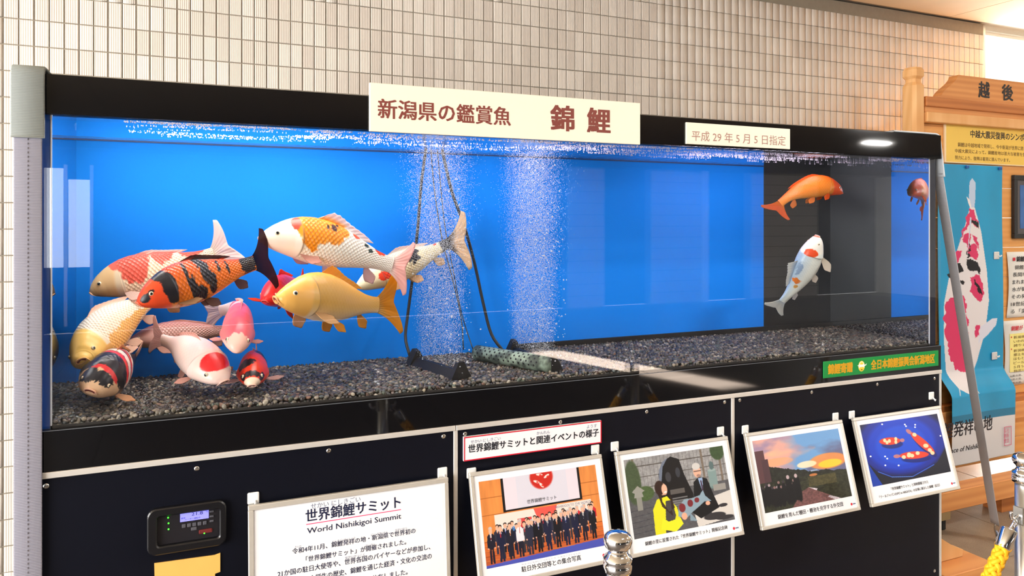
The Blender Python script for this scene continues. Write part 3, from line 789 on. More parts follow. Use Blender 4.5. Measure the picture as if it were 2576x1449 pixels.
def koi(label, pts, skin, hs=1.0, ws=1.0, up=(0, 0, 1), tail=None, tail_s=1.0, tail_bend=0.0, dors=1.0, pec=((0.5, 0.7, 0.5), (0.5, 0.7, 0.5)), pec_s=1.0, mouth=0.6, scl=1.0, nscale=30, barbel=True, NSG=170, NRG=88, tail_a=48, lay=0.0, eye=1.0, pelv=1.0):
    Wp = [np.array(W(*p)) for p in pts]
    t = np.concatenate([np.linspace(0, 0.05, 18)[:-1], np.linspace(0.05, 1, NSG - 17)])
    t[0] = 0.0008
    P, L = catmull(Wp, t)
    T = np.gradient(P, axis=0); T[:6] = T[6]; T /= np.linalg.norm(T, axis=1)[:, None]
    U = np.tile(np.array(up, float), (len(t), 1)); U -= T * (U * T).sum(1)[:, None]; U /= np.linalg.norm(U, axis=1)[:, None]
    S = np.cross(T, U)
    if (S[60] * (CAMP - P[60])).sum() < 0: S = -S
    ht = smooth_interp(t, K_T, K_HT) * L * hs; hb = smooth_interp(t, K_T, K_HB) * L * hs; w = smooth_interp(t, K_T, K_W) * L * ws
    a = np.linspace(0, 2 * math.pi, NRG, endpoint=False)
    v = np.where(a <= math.pi, a / math.pi, (a - 2 * math.pi) / math.pi)
    TT, AA = np.meshgrid(t, a, indexing='ij'); VV = np.broadcast_to(v, TT.shape); AV = np.abs(VV)
    tg = 0.232 + 0.028 * np.cos((AV - 0.55) * 3.4)
    gill = np.where(TT < tg, np.clip(1 - (tg - TT) / 0.13, 0, 1) ** 1.2, np.clip(1 - (TT - tg) / 0.006, 0, 1)) * np.exp(-((AV - 0.56) / 0.28) ** 2)
    ca, sa = np.cos(AA), np.sin(AA)
    wid = w[:, None] * (1 + 0.13 * gill) * (1 - 0.10 * ca) * np.sign(sa) * np.abs(sa) ** 0.92
    hei = np.where(ca > 0, ht[:, None], hb[:, None]) * ca
    V = P[:, None, :] + U[:, None, :] * hei[..., None] + S[:, None, :] * wid[..., None]
    root = empty('koi', tuple(P[60])); off = np.array(P[60]); finish(root, label, 'koi', 'koi in the tank')
    n, m = TT.shape
    idx = np.arange(n * m).reshape(n, m)
    Q = np.stack([idx[:-1], idx[1:], np.roll(idx, -1, 1)[1:], np.roll(idx, -1, 1)[:-1]], -1).reshape(-1, 4)
    Vf = np.concatenate([V.reshape(-1, 3), P[:1], P[-1:]]) - off
    me = bpy.data.meshes.new('body')
    cap0 = [(n * m, idx[0, (k + 1) % m], idx[0, k]) for k in range(m)]; cap1 = [(n * m + 1, idx[-1, k], idx[-1, (k + 1) % m]) for k in range(m)]
    o = None
    quads = np.concatenate([Q, np.array([(c[0], c[1], c[2], c[2]) for c in []], int).reshape(0, 4)])
    me.vertices.add(len(Vf)); me.vertices.foreach_set('co', Vf.astype(np.float32).ravel())
    li = np.concatenate([quads.ravel(), np.array(cap0 + cap1).ravel()]).astype(np.int32)
    ls = np.concatenate([np.arange(len(quads)) * 4, len(quads) * 4 + np.arange(2 * m) * 3]).astype(np.int32)
    me.loops.add(len(li)); me.loops.foreach_set('vertex_index', li)
    me.polygons.add(len(ls)); me.polygons.foreach_set('loop_start', ls); me.polygons.foreach_set('use_smooth', np.ones(len(ls), bool))
    me.update(calc_edges=True); me.validate()
    tv, vv = TT.ravel(), VV.ravel()
    cols = skin(tv, vv)
    line = (np.exp(-((TT - tg - 0.004) / 0.005) ** 2) * np.exp(-((AV - 0.56) / 0.3) ** 2)).ravel()[:, None]
    cols = cols * (1 - 0.42 * line)  # crease shade painted along the groove behind the gill cover
    cols = np.concatenate([cols, cols[:1], cols[-1:]])
    set_col(me, cols)
    at = me.attributes.new('scl', 'FLOAT', 'POINT')
    sc_ = np.clip((TT - tg) / 0.03, 0, 1) * np.clip((0.97 - AV) / 0.2, 0, 1) * scl
    at.data.foreach_set('value', np.concatenate([sc_.ravel(), [0, 0]]).astype(np.float32))
    uvl = me.uv_layers.new(name='UVMap')
    uv = np.stack([tv * nscale, vv * nscale * 0.36], 1) * 1.35; uv = np.concatenate([uv, [[0, 0], [0, 0]]])
    lv = np.zeros(len(me.loops), np.int32); me.loops.foreach_get('vertex_index', lv)
    uvl.data.foreach_set('uv', uv[lv].astype(np.float32).ravel())
    link('body', me, M_skin, root)
    # frame lookups
    def fr(tt):
        i = int(np.argmin(np.abs(t - tt))); return P[i], T[i], U[i], S[i], ht[i], hb[i], w[i]
    def surf(tt, vs):
        p, T_, U_, S_, h1, h2, w_ = fr(tt); an = vs * math.pi
        c_, s_ = math.cos(an), math.sin(an)
        return p + U_ * (h1 if c_ > 0 else h2) * c_ + S_ * w_ * (1 - .1 * c_) * s_, (U_ * c_ + S_ * s_)
    # eyes
    for sd in (1, -1):
        p, nr = surf(0.098, 0.36 * sd); p2, nr2 = surf(0.098, 0.47 * sd)
        nr = nr2 * 0.8 + nr * 0.2 - T[30] * 0.25; nr /= np.linalg.norm(nr)
        R_ = 0.0185 * L * eye
        Vt = I3[0]; q = Vector(nr).to_track_quat('Z', 'Y')
        vv2 = np.array([q @ Vector(x) for x in Vt]) * R_ + (p + (surf(0.098, 0.40 * sd)[0] - p) * 0.6 - nr * R_ * 0.45 - off)
        eo = np_mesh('eye', vv2, I3[1], M_eye, root, True)
        z = Vt[:, 2]
        ec = np.where(z[:, None] > 0.84, c3(12, 10, 10), np.where(z[:, None] > 0.30, c3(236, 226, 190), cols[600] * 0.9))
        set_col(eo.data, ec)
    # lips, mouth, barbels
    p0, T0, U0, S0 = P[0], T[8], U[8], S[8]
    if mouth > 0:
        mc = p0 - U0 * 0.007 * L + T0 * 0.0055 * L
        fw = -T0 * 0.9 - U0 * 0.35; fw /= np.linalg.norm(fw); up2 = U0 - fw * (U0 @ fw); up2 /= np.linalg.norm(up2)
        ring, rr = [], 14
        a1, b1 = 0.027 * L * ws, (0.006 + 0.014 * mouth) * L * hs
        Vm, Fm = [], []
        for i in range(28):
            an = 2 * math.pi * i / 28; e = S0 * math.cos(an) * a1 + up2 * math.sin(an) * b1
            ed = S0 * math.cos(an) + up2 * math.sin(an); ed /= np.linalg.norm(ed)
            for k in range(8):
                bn = 2 * math.pi * k / 8
                Vm.append(mc + e + (ed * math.cos(bn) + fw * math.sin(bn)) * 0.0066 * L - off)
        for i in range(28):
            for k in range(8): Fm.append((i * 8 + k, i * 8 + (k + 1) % 8, ((i + 1) % 28) * 8 + (k + 1) % 8, ((i + 1) % 28) * 8 + k))
        lo = mesh('lips', Vm, Fm, M_eyeskin, root, True); lc = cols[200] * 0.6 + c3(238, 168, 150) * 0.4; set_col(lo.data, np.tile(lc, (len(Vm), 1)))
        Vd = [mc + fw * 0.0035 * L - off] + [mc + S0 * math.cos(2 * math.pi * i / 20) * a1 + up2 * math.sin(2 * math.pi * i / 20) * b1 + fw * 0.003 * L - off for i in range(20)]
        mesh('mouth', Vd, [(0, 1 + i, 1 + (i + 1) % 20) for i in range(20)], M_mouth, root)
        if barbel:
            for sd in (1, -1):
                b0 = mc + S0 * sd * a1 * 1.05 - up2 * b1 * 0.2
                pts_ = [b0, b0 + S0 * sd * 0.008 * L - up2 * 0.012 * L, b0 + S0 * sd * 0.012 * L - up2 * 0.036 * L + T0 * 0.006 * L]
                bo = tube_mesh('barbel', [Vector(x - off) for x in pts_], [0.0042 * L, 0.0032 * L, 0.0012 * L], 6, M_eyeskin, root); set_col(bo.data, np.tile(lc, (len(bo.data.vertices), 1)))
    rnd = np.random.default_rng(skin.seed)
    # dorsal fin
    if dors > 0:
        n1, m1 = 40, 8; s_ = np.linspace(0, 1, n1); G = np.zeros((n1, m1, 3)); C = np.zeros((n1, m1, 3))
        hh = np.interp(s_, [0, .05, .12, .25, .5, .8, 1], [.01, .08, .115, .105, .062, .045, .02]) * L * dors * hs
        hh = hh * (1 + 0.05 * np.sin(s_ * 60))
        for i in range(n1):
            p, T_, U_, S_, h1, _, _ = fr(0.36 + 0.38 * s_[i])
            for j in range(m1):
                r = j / (m1 - 1)
                G[i, j] = p + U_ * (h1 * 0.97 + hh[i] * r * (1 - lay * 0.6)) + T_ * (0.055 * L * r * (0.6 + 0.6 * s_[i]) + lay * hh[i] * r * 0.8) + S_ * (-0.012 * L * r * math.sin(s_[i] * 3))
                C[i, j] = skin(np.array([0.36 + 0.38 * s_[i]]), np.array([0.0]))[0] * (1 - min(1, r * 1.6)) + skin.dorsal * min(1, r * 1.6)
        grid_sheet('dorsal_fin', G, C, M_fin, root, off)
    # tail fin
    p, T_, U_, S_, h1, h2, _ = fr(1.0)
    Tt = T_
    if tail is not None:
        Tt = np.array(W(*tail)) - p; Tt /= np.linalg.norm(Tt)
    Ut = U_ - Tt * (U_ @ Tt); Ut /= np.linalg.norm(Ut); St = np.cross(Tt, Ut)
    n1, m1 = 45, 12; G = np.zeros((n1, m1, 3)); C = np.zeros((n1, m1, 3)); A_ = math.radians(tail_a)
    for i in range(n1):
        q = -1 + 2 * i / (n1 - 1)
        ln = L * tail_s * (0.135 + 0.135 * abs(q) ** 1.5 - 0.10 * max(0, abs(q) - 0.88) / 0.12 * 0.35)
        for j in range(m1):
            r = j / (m1 - 1); an = q * A_ * (0.45 + 0.55 * r ** 0.6)
            G[i, j] = p - Tt * 0.012 * L + Ut * q * h1 * 0.92 + (Tt * math.cos(an) + Ut * math.sin(an)) * ln * r + St * (tail_bend * ln * r * r + 0.004 * L * math.sin(q * 9 + r * 3) * r)
            base = skin(np.array([0.985]), np.array([0.35 if q > 0 else 0.65]))[0]
            k = min(1, r * 2.2); C[i, j] = base * (1 - k) + skin.tail * k
    grid_sheet('tail_fin', G, C, M_fin, root, off, 0.0018)
    # paired fins
    def paddle(nm, tt, vs, d3, ln, wd, colr, sd):
        p, nr = surf(tt, vs); _, T_, U_, S_, _, _, _ = fr(tt)
        d = T_ * d3[0] + S_ * sd * d3[1] - U_ * d3[2]; d /= np.linalg.norm(d)
        b = T_ - d * (T_ @ d); 
        if np.linalg.norm(b) < 0.2: b = U_ - d * (U_ @ d)
        b /= np.linalg.norm(b); nn = np.cross(d, b)
        n1, m1 = 14, 9; G = np.zeros((n1, m1, 3)); C = np.zeros((n1, m1, 3))
        for i in range(n1):
            q = -1 + 2 * i / (n1 - 1)
            for j in range(m1):
                r = j / (m1 - 1)
                wdt = wd * (0.28 + 0.85 * math.sin(min(1, r * 1.15) * 1.75) ** 1.0) * (1 if r < 0.75 else 1 - 0.6 * ((r - 0.75) / 0.25) ** 2)
                rr = r * (1 - 0.16 * q * q * r) 
                G[i, j] = p - nr * 0.010 * L + d * ln * rr + b * (q * wdt * 0.5 + 0.12 * ln * r * r) + nn * 0.07 * ln * r * r
                C[i, j] = colr * (0.93 + 0.07 * r)
        grid_sheet(nm, G, C, M_fin, root, off)
    bel = skin(np.array([0.4]), np.array([0.8]))[0]
    for sd, d3 in ((1, pec[0]), (-1, pec[1])):
        if d3 is not None: paddle('pectoral_fin', 0.262, 0.74 * sd, d3, 0.20 * L * pec_s, 0.095 * L * pec_s, skin.pec, sd)
    if pelv:
        for sd in (1, -1): paddle('pelvic_fin', 0.50, 0.88 * sd, (0.7, 0.35, 0.75), 0.135 * L * pelv, 0.075 * L * pelv, skin.fin, sd)
    paddle('anal_fin', 0.80, 1.0, (0.55, 0.0, 0.8), 0.135 * L, 0.08 * L, skin.fin, 1)
    return root
M_eyeskin = attr_mat('koi_lip', 0.3, 0.4)

WHITE = (250, 244, 232); PINKW = (252, 226, 216)
RED = (236, 62, 36); BLK = (26, 25, 32); OR = (247, 104, 22)
# big sanke in the upper middle
koi('large white koi with an orange scaled saddle and small black flecks, upper middle',
    [(651, 598, 2.26), (700, 598, 2.27), (770, 606, 2.29), (850, 624, 2.31), (920, 646, 2.33), (985, 668, 2.35)],
    Skin((253, 247, 235), (250, 246, 234), (252, 238, 228), head=(254, 236, 220), seed=3, fin=(250, 205, 196), tail=(250, 196, 186), dorsal=(250, 222, 212), pec=(250, 196, 180), blobs=[
        ((247, 150, 22), 0.33, 0.22, 0.115, 0.44, .35), ((247, 150, 22), 0.46, 0.14, 0.13, 0.36, .4), ((246, 140, 20), 0.30, 0.0, 0.09, 0.3, .2), ((246, 150, 22), 0.42, -0.2, 0.14, 0.3, .3), ((240, 70, 52), 0.215, 0.20, 0.035, 0.16, .25),
        ((240, 82, 30), 0.66, 0.12, 0.035, 0.10, .5), ((243, 74, 30), 0.875, 0.10, 0.05, 0.22, .4),
        ((70, 34, 20), 0.475, 0.22, 0.02, 0.075, .7), ((60, 30, 20), 0.50, 0.13, 0.014, 0.06, .6), ((70, 34, 20), 0.43, 0.24, 0.012, 0.045, .6), ((40, 60, 50), 0.75, 0.22, 0.022, 0.07, 1.0), ((40, 60, 50), 0.79, 0.33, 0.02, 0.07, 1.0), ((30, 30, 40), 0.84, 0.06, 0.022, 0.05, .8)]),
    hs=1.18, tail=(1040, 678, 2.33), tail_s=0.85, dors=0.7, lay=0.5, mouth=0.25, barbel=False, nscale=34, pec=((0.8, 0.25, 0.45), (0.8, 0.3, 0.5)), pec_s=0.8)
# sanke behind it, tail to the right
koi('white koi with black patches and a black tail base, behind the orange-saddled one',
    [(895, 722, 2.44), (935, 704, 2.44), (990, 680, 2.44), (1050, 652, 2.44), (1098, 628, 2.45), (1128, 612, 2.45)],
    Skin((246, 240, 216), (244, 232, 190), (240, 214, 160), seed=8, fin=(250, 205, 150), tail=(250, 214, 170), dorsal=(244, 214, 196), blobs=[
        (BLK, 0.60, 0.38, 0.055, 0.17, 1.0), (BLK, 0.64, 0.22, 0.03, 0.10, 1.0), (BLK, 0.965, 0.5, 0.06, 0.95, .25), (BLK, 0.34, 0.62, 0.03, 0.12, .9), ((240, 70, 40), 0.36, 0.66, 0.03, 0.09, .5), ((240, 70, 40), 0.60, 0.10, 0.025, 0.09, .5), ((240, 70, 40), 0.86, 0.12, 0.022, 0.10, .5), ((240, 70, 40), 0.27, 0.5, 0.06, 0.12, .5)]),
    hs=1.08, tail=(1185, 603, 2.44), tail_s=1.3, tail_a=54, dors=0.55, lay=0.8, mouth=0, barbel=False, nscale=32)
# plain yellow koi
koi('plain golden yellow koi with an open mouth below the orange-saddled one',
    [(691, 752, 2.12), (735, 748, 2.14), (800, 750, 2.20), (870, 760, 2.27), (920, 766, 2.32), (950, 768, 2.35)],
    Skin((243, 176, 74), (226, 176, 84), (250, 226, 196), head=(248, 188, 96), seed=4, fin=(248, 176, 60), tail=(248, 170, 40), dorsal=(248, 178, 70), pec=(250, 206, 150), blobs=[]),
    hs=1.24, ws=1.08, tail=(985, 762, 2.36), tail_s=1.1, dors=0.62, lay=0.45, mouth=1.0, scl=0.12, pec=((0.75, 0.5, 0.55), (0.6, 0.5, 0.75)), pec_s=0.95)
# orange and black koi
koi('orange koi banded and masked in black, dark tail fins',
    [(345, 764, 2.11), (385, 744, 2.12), (450, 722, 2.15), (520, 700, 2.18), (590, 678, 2.21), (640, 662, 2.23)],
    Skin((240, 70, 36), (247, 122, 26), (240, 150, 60), head=(243, 82, 40), seed=11, fin=(120, 90, 80), tail=(66, 36, 40), dorsal=(80, 46, 44), pec=(190, 150, 110), blobs=[
        (BLK, 0.225, 0.42, 0.055, 0.30, .25), (BLK, 0.19, 0.05, 0.05, 0.25, .35), (BLK, 0.055, 0.42, 0.035, 0.16, .3), (BLK, 0.10, 0.34, 0.022, 0.05, .2),
        (BLK, 0.50, 0.10, 0.035, 0.22, .7), (BLK, 0.535, 0.34, 0.04, 0.22, .9), (BLK, 0.575, 0.56, 0.04, 0.22, .8), (BLK, 0.38, 0.34, 0.016, 0.22, .8), (BLK, 0.41, 0.58, 0.03, 0.24, .8), (BLK, 0.47, 0.68, 0.05, 0.16, .9), (BLK, 0.66, 0.30, 0.016, 0.2, 1.0), (BLK, 0.74, 0.34, 0.014, 0.2, 1.0), (BLK, 0.935, 0.4, 0.075, 0.5, .5), (BLK, 0.60, 0.0, 0.12, 0.09, .9)]),
    hs=1.34, ws=1.15, tail=(690, 645, 2.25), tail_s=1.08, tail_a=58, dors=0.42, lay=0.9, mouth=0.7, nscale=30, pec=((0.9, 0.45, 0.25), (0.5, 0.5, 0.85)), pec_s=0.9)
# kohaku behind
koi('pale koi with broad red patches behind the orange and black one',
    [(226, 738, 2.47), (265, 718, 2.47), (330, 700, 2.47), (410, 682, 2.48), (480, 660, 2.48), (540, 640, 2.48)],
    Skin((252, 236, 214), (250, 232, 200), (252, 226, 206), head=(252, 214, 160), seed=5, fin=(252, 222, 210), tail=(252, 228, 214), dorsal=(252, 214, 200), blobs=[
        ((240, 104, 88), 0.36, 0.16, 0.125, 0.46, .35), ((240, 110, 92), 0.24, 0.06, 0.05, 0.25, .2), ((240, 104, 88), 0.60, 0.05, 0.10, 0.32, .4), ((240, 104, 88), 0.83, 0.05, 0.10, 0.34, .4), ((240, 104, 88), 0.45, -0.4, 0.3, 0.2, .4)]),
    hs=1.3, ws=0.8, tail=(590, 606, 2.48), tail_s=1.1, dors=0.3, lay=0.9, mouth=0.3, nscale=32)
# cream-gold koi facing the viewer
koi('cream koi with a golden head facing the viewer at the lower left',
    [(203, 906, 2.22), (210, 899, 2.25), (236, 870, 2.31), (288, 818, 2.38), (350, 772, 2.44), (392, 744, 2.47)],
    Skin((254, 248, 236), (253, 238, 208), (252, 214, 170), head=(252, 206, 110), seed=6, fin=(252, 214, 190), tail=(252, 226, 206), pec=(252, 214, 190), blobs=[((250, 190, 104), 0.5, 0.62, 0.4, 0.16, .5)]),
    hs=1.38, ws=1.38, up=(-0.45, -0.1, 1), dors=0.4, lay=0.8, mouth=0.55, nscale=34, pec=((0.6, 0.7, 0.5), (0.6, 0.7, 0.5)), tail_s=0.8)
# showa in front
koi('black koi with red and white bands nosing the gravel at the lower left',
    [(226, 984, 2.10), (241, 967, 2.13), (272, 940, 2.19), (300, 924, 2.26), (320, 914, 2.31), (332, 910, 2.35)],
    Skin((30, 30, 38), (34, 32, 40), (250, 224, 200), head=(250, 206, 164), seed=14, fin=(248, 190, 160), tail=(240, 200, 180), pec=(250, 196, 150), dorsal=(236, 170, 120), blobs=[
        (BLK, 0.10, 0.16, 0.05, 0.30, .6), (BLK, 0.10, -0.2, 0.05, 0.3, .6), (BLK, 0.21, 0.0, 0.06, 0.5, .4), ((240, 56, 60), 0.165, 0.12, 0.022, 0.30, .6), ((240, 56, 60), 0.35, 0.25, 0.02, 0.5, .5), ((250, 222, 206), 0.40, 0.30, 0.028, 0.55, .5), ((240, 56, 60), 0.46, 0.2, 0.018, 0.4, .6), ((250, 222, 206), 0.52, 0.45, 0.035, 0.4, .7), ((250, 222, 206), 0.38, 0.75, 0.14, 0.2, .7)]),
    hs=1.66, ws=1.85, up=(0.25, -0.45, 1), dors=0.3, lay=0.6, mouth=0.95, scl=0.35, pec=((0.15, 1.0, 0.25), (0.55, 0.5, 0.5)), pec_s=1.0, tail_s=0.8)
# tancho
koi('white koi with one round red spot on its head near the gravel',
    [(566, 960, 2.11), (545, 940, 2.14), (508, 906, 2.21), (470, 880, 2.29), (438, 866, 2.36), (410, 856, 2.40)],
    Skin((253, 226, 220), (252, 224, 214), (252, 220, 204), head=(252, 218, 206), seed=16, fin=(250, 200, 186), tail=(250, 214, 204), pec=(250, 196, 180), blobs=[((232, 34, 40), 0.145, 0.0, 0.075, 0.36, .05)]),
    hs=1.10, ws=1.5, up=(0.15, -0.55, 1), tail=(375, 838, 2.43), tail_s=0.8, dors=0.4, lay=0.8, mouth=0.8, scl=0.10, pec=((0.2, 1.0, 0.25), (0.2, 1.0, 0.25)), pec_s=0.7)
# kohaku with red head facing us
koi('pink-headed koi facing the viewer with its body curved away',
    [(597, 888, 2.13), (597, 862, 2.16), (599, 822, 2.25), (600, 792, 2.34), (588, 778, 2.41), (556, 782, 2.47)],
    Skin((244, 92, 108), (246, 132, 134), (252, 214, 206), head=None, seed=18, fin=(252, 214, 204), tail=(246, 226, 220), pec=(250, 196, 190), blobs=[((252, 200, 184), 0.03, 0.0, 0.085, 0.8, .45), ((252, 206, 190), 0.06, 0.75, 0.13, 0.32, .3), ((252, 206, 190), 0.06, -0.75, 0.13, 0.32, .3), ((252, 224, 218), 0.62, 0.1, 0.05, 0.6, .4), ((252, 226, 222), 0.92, 0, 0.16, 1.2, .2)]),
    hs=0.95, ws=1.1, up=(0.1, -0.75, 1), tail=(490, 790, 2.50), tail_s=0.9, dors=0.4, lay=0.7, mouth=0.0, scl=0.08, barbel=False, pec=((0.2, 1, 0.15), (0.2, 1, 0.15)), pec_s=0.6)
# small red and black koi head on
koi('small red and black koi seen head-on above the gravel',
    [(634, 970, 2.12), (635, 952, 2.15), (637, 926, 2.23), (640, 910, 2.31), (642, 902, 2.37), (644, 898, 2.42)],
    Skin((236, 58, 32), (238, 70, 36), (246, 222, 200), head=(238, 64, 34), seed=20, fin=(246, 190, 170), tail=(246, 170, 150), pec=(246, 206, 196), blobs=[(BLK, 0.09, 0.40, 0.05, 0.12, .5), (BLK, 0.09, -0.40, 0.05, 0.12, .5), (BLK, 0.085, 0.0, 0.025, 0.36, .6), (BLK, 0.22, -0.2, 0.06, 0.22, .7), (BLK, 0.45, 0.3, 0.08, 0.3, .6), ((250, 222, 196), 0.02, 0, 0.035, 1.2, .2), ((250, 226, 206), 0.14, 0.92, 0.2, 0.18, .2), ((250, 226, 206), 0.14, -0.92, 0.2, 0.18, .2)]),
    hs=1.0, ws=1.22, dors=0.3, lay=0.5, mouth=1.0, scl=0.25, pec=((0.2, 1.0, 0.12), (0.2, 1.0, 0.12)), pec_s=0.95, tail_s=0.6)
# dull scaled koi behind
koi('dull grey-rose scaled koi swimming low behind the others',
    [(318, 862, 2.47), (370, 852, 2.48), (440, 842, 2.49), (510, 836, 2.49), (560, 832, 2.49), (585, 830, 2.49)],
    Skin((206, 140, 132), (214, 170, 160), (196, 176, 160), seed=22, fin=(220, 170, 150), tail=(200, 160, 140), blobs=[]),
    hs=0.98, tail_s=0.7, dors=0.25, lay=0.9, mouth=0, barbel=False, nscale=30)
# red koi half hidden
koi('bright red koi half hidden by the mouth of the yellow one',
    [(664, 758, 2.25), (676, 748, 2.27), (700, 735, 2.33), (725, 724, 2.40), (745, 716, 2.45), (756, 712, 2.48)],
    Skin((240, 46, 50), (240, 52, 44), (226, 70, 40), head=(242, 48, 44), seed=24, fin=(246, 70, 40), tail=(246, 70, 50), pec=(247, 78, 40), blobs=[]),
    hs=1.3, ws=1.3, dors=0.4, mouth=0.7, scl=0.2, pec=((0.05, 0.35, 1.0), (-0.1, 0.7, -0.2)), pec_s=1.05, tail_s=0.6)
# orange koi at the right
koi('orange koi swimming towards the dark end of the tank near the surface',
    [(2119, 486, 2.31), (2098, 475, 2.32), (2058, 470, 2.34), (2015, 480, 2.37), (1985, 495, 2.40), (1963, 512, 2.42)],
    Skin((246, 98, 24), (238, 136, 44), (222, 142, 60), head=(248, 92, 30), seed=26, fin=(240, 140, 70), tail=(246, 120, 70), pec=(246, 110, 50), dorsal=(246, 110, 50), blobs=[]),
    hs=1.2, tail=(1950, 535, 2.44), tail_s=1.0, dors=0.35, lay=0.8, mouth=0.3, scl=0.25, barbel=False, pec=((0.4, 0.4, 0.9), (0.4, 0.3, 0.9)), pec_s=0.7)
# pale koi swimming up
koi('pale blue-white koi with red cheek swimming upwards in the dark end of the tank',
    [(2056, 592, 2.22), (2048, 618, 2.23), (2030, 664, 2.26), (2006, 708, 2.29), (1985, 738, 2.31), (1968, 758, 2.33)],
    Skin((168, 194, 214), (232, 238, 232), (252, 246, 234), head=(248, 243, 232), seed=28, fin=(250, 240, 226), tail=(244, 240, 222), pec=(252, 240, 222), dorsal=(240, 240, 226), blobs=[((238, 76, 22), 0.215, 0.24, 0.05, 0.20, .3), ((226, 120, 40), 0.66, 0.22, 0.05, 0.16, .9), ((206, 150, 70), 0.74, 0.34, 0.03, 0.12, 1.0), ((130, 156, 184), 0.48, 0.14, 0.10, 0.10, 1.0), ((240, 130, 100), 0.012, 0.0, 0.014, 0.6, .1)]),
    hs=1.3, ws=1.35, up=(-1.0, -0.15, 0.35), tail=(1950, 775, 2.35), tail_s=1.0, dors=0.95, mouth=0.5, scl=0.15, pec=((0.6, 0.9, 0.35), (0.3, 0.5, 0.9)), pec_s=1.05, barbel=False, eye=0.8)
# ================================================================== CABINET
cab = empty('tank_cabinet', ((TLX + TRX) / 2, FY, 0)); finish(cab, 'black panelled cabinet with aluminium edging carrying the fish tank', 'cabinet')
CX = (TLX + TRX) / 2
def cbx(name, x0, x1, y0, y1, z0, z1, mat, parent=None, **k):
    return box(name, x0 - CX, x1 - CX, y0 - FY, y1 - FY, z0, z1, mat, parent or cab, **k)
cbx('carcass', TLX, TRX, FY + 0.016, BY + 0.04, 0.0, ZB - 0.001, M_black)
X1, X2 = UX(1145.5, FY), UX(1842.5, FY)
cbx('top_trim', TLX, X1 - 0.001, FY - 0.006, FY + 0.016, 0.9085, ZB - 0.0005, M_white_alu, bevel=0.001)
cbx('top_trim', X1 + 0.001, TRX, FY - 0.006, FY + 0.016, 0.9085, ZB - 0.0005, M_white_alu, bevel=0.001)
for x in (X1, X2): cbx('upright_trim', x - 0.0062, x + 0.0062, FY - 0.004, FY + 0.016, 0.0, 0.908, M_white_alu, bevel=0.001)
cbx('end_trim', TRX - 0.009, TRX, FY - 0.004, FY + 0.016, 0.0, 0.908, M_white_alu, bevel=0.001)
M_steel = pmat('stainless_screw', (200, 198, 194), 0.25, 1.0)
scr_prof = [(0.0062, 0.0), (0.0062, 0.001), (0.0045, 0.0024), (0.002, 0.0028), (0.0018, 0.0022)]
def screw_mesh():
    n = 14; V = []; Fc = []
    for (r, z) in scr_prof:
        for k in range(n):
            a = 2 * math.pi * k / n; V.append((r * math.cos(a), -z, r * math.sin(a)))
    for i in range(len(scr_prof) - 1):
        for k in range(n): Fc.append((i * n + k, i * n + (k + 1) % n, (i + 1) * n + (k + 1) % n, (i + 1) * n + k))
    Fc.append(tuple(range((len(scr_prof) - 1) * n, len(scr_prof) * n)))
    me = bpy.data.meshes.new('screw'); me.from_pydata(V, [], Fc); me.materials.append(M_steel); return me
SCR = screw_mesh()
pan = []
for (x0, x1, scr) in ((TLX, X1 - 0.0064, [(116, 1223), (495, 1179), (827, 1134), (1116, 1098)]),
                      (X1 + 0.0064, X2 - 0.0064, [(1170, 1092), (1410, 1062), (1627, 1036), (1823, 1012)]),
                      (X2 + 0.0064, TRX - 0.0095, [(1861, 1007), (2042, 987), (2207, 967), (2351, 952)])):
    p = empty('panel', ((x0 + x1) / 2 - CX, 0, 0.45), parent=cab)
    w = (x1 - x0) / 2
    box('sheet', -w, w, 0.0, 0.014, -0.45, 0.458, M_black, p)
    for (sx, sy) in scr:
        q = W(sx, sy, FY - 0.001)
        for zz in (q.z, 0.134):
            o = link('screw', SCR, None, p, (min(max(q.x, x0 + 0.008), x1 - 0.008) - (x0 + x1) / 2, -0.0003, zz - 0.45)); o.rotation_euler = (0, random.uniform(0, 3), 0)

# ================================================================== SIGNS
M_cream = pmat('cream_sign_board', (250, 243, 224), 0.45, var=0.02, scale=4)
M_ink_maroon = pmat('maroon_lettering', (132, 62, 52), 0.5, var=0.1, scale=300)
M_ink_rose = pmat('faded_maroon_lettering', (176, 132, 118), 0.5)
M_ink = pmat('black_lettering', (18, 20, 34), 0.5)
M_ink_navy = pmat('navy_lettering', (26, 32, 66), 0.5)
M_red = pmat('red_print', (214, 24, 52), 0.45)
M_pink = pmat('rose_print', (232, 70, 120), 0.45)
M_paper = pmat('white_printed_board', (246, 247, 252), 0.42, spec=0.4)
M_green = pmat('green_sign', (0, 140, 62), 0.4)
M_gold = pmat('gold_lettering', (214, 160, 22), 0.4)
M_furi = pmat('grey_small_print', (110, 120, 150), 0.5)
def sign(name, label, px0, px1, py_tl, py_bl, d, th, mat, bevel=0.002, cat='sign'):
    x0, x1 = UX(px0, d), UX(px1, d); zt, zb = ZZ(px0, py_tl, d), ZZ(px0, py_bl, d)
    r = empty(name, ((x0 + x1) / 2, d, zb)); finish(r, label, cat)
    box('board', -(x1 - x0) / 2, (x1 - x0) / 2, 0, th, 0, zt - zb, mat, r, bevel=bevel, seg=2)
    return r, x0, x1, zb, zt
def stext(r, body, mat, pxa, pxb, pya, pyb, d, bold=0.0, hfix=True, slant=0.0, off=0.0006):
    """lettering between pixels pxa, pxb; pya..pyb glyph top and bottom at its left end"""
    o = r.location
    za, zb_ = ZZ(pxa, pya, d), ZZ(pxa, pyb, d)
    return text(body, mat, r, UX(pxa, d) - o.x, UX(pxb, d) - o.x, (za + zb_) / 2 - o.z, (za - zb_) if hfix else None, -off, bold, slant)
D = FY - 0.012
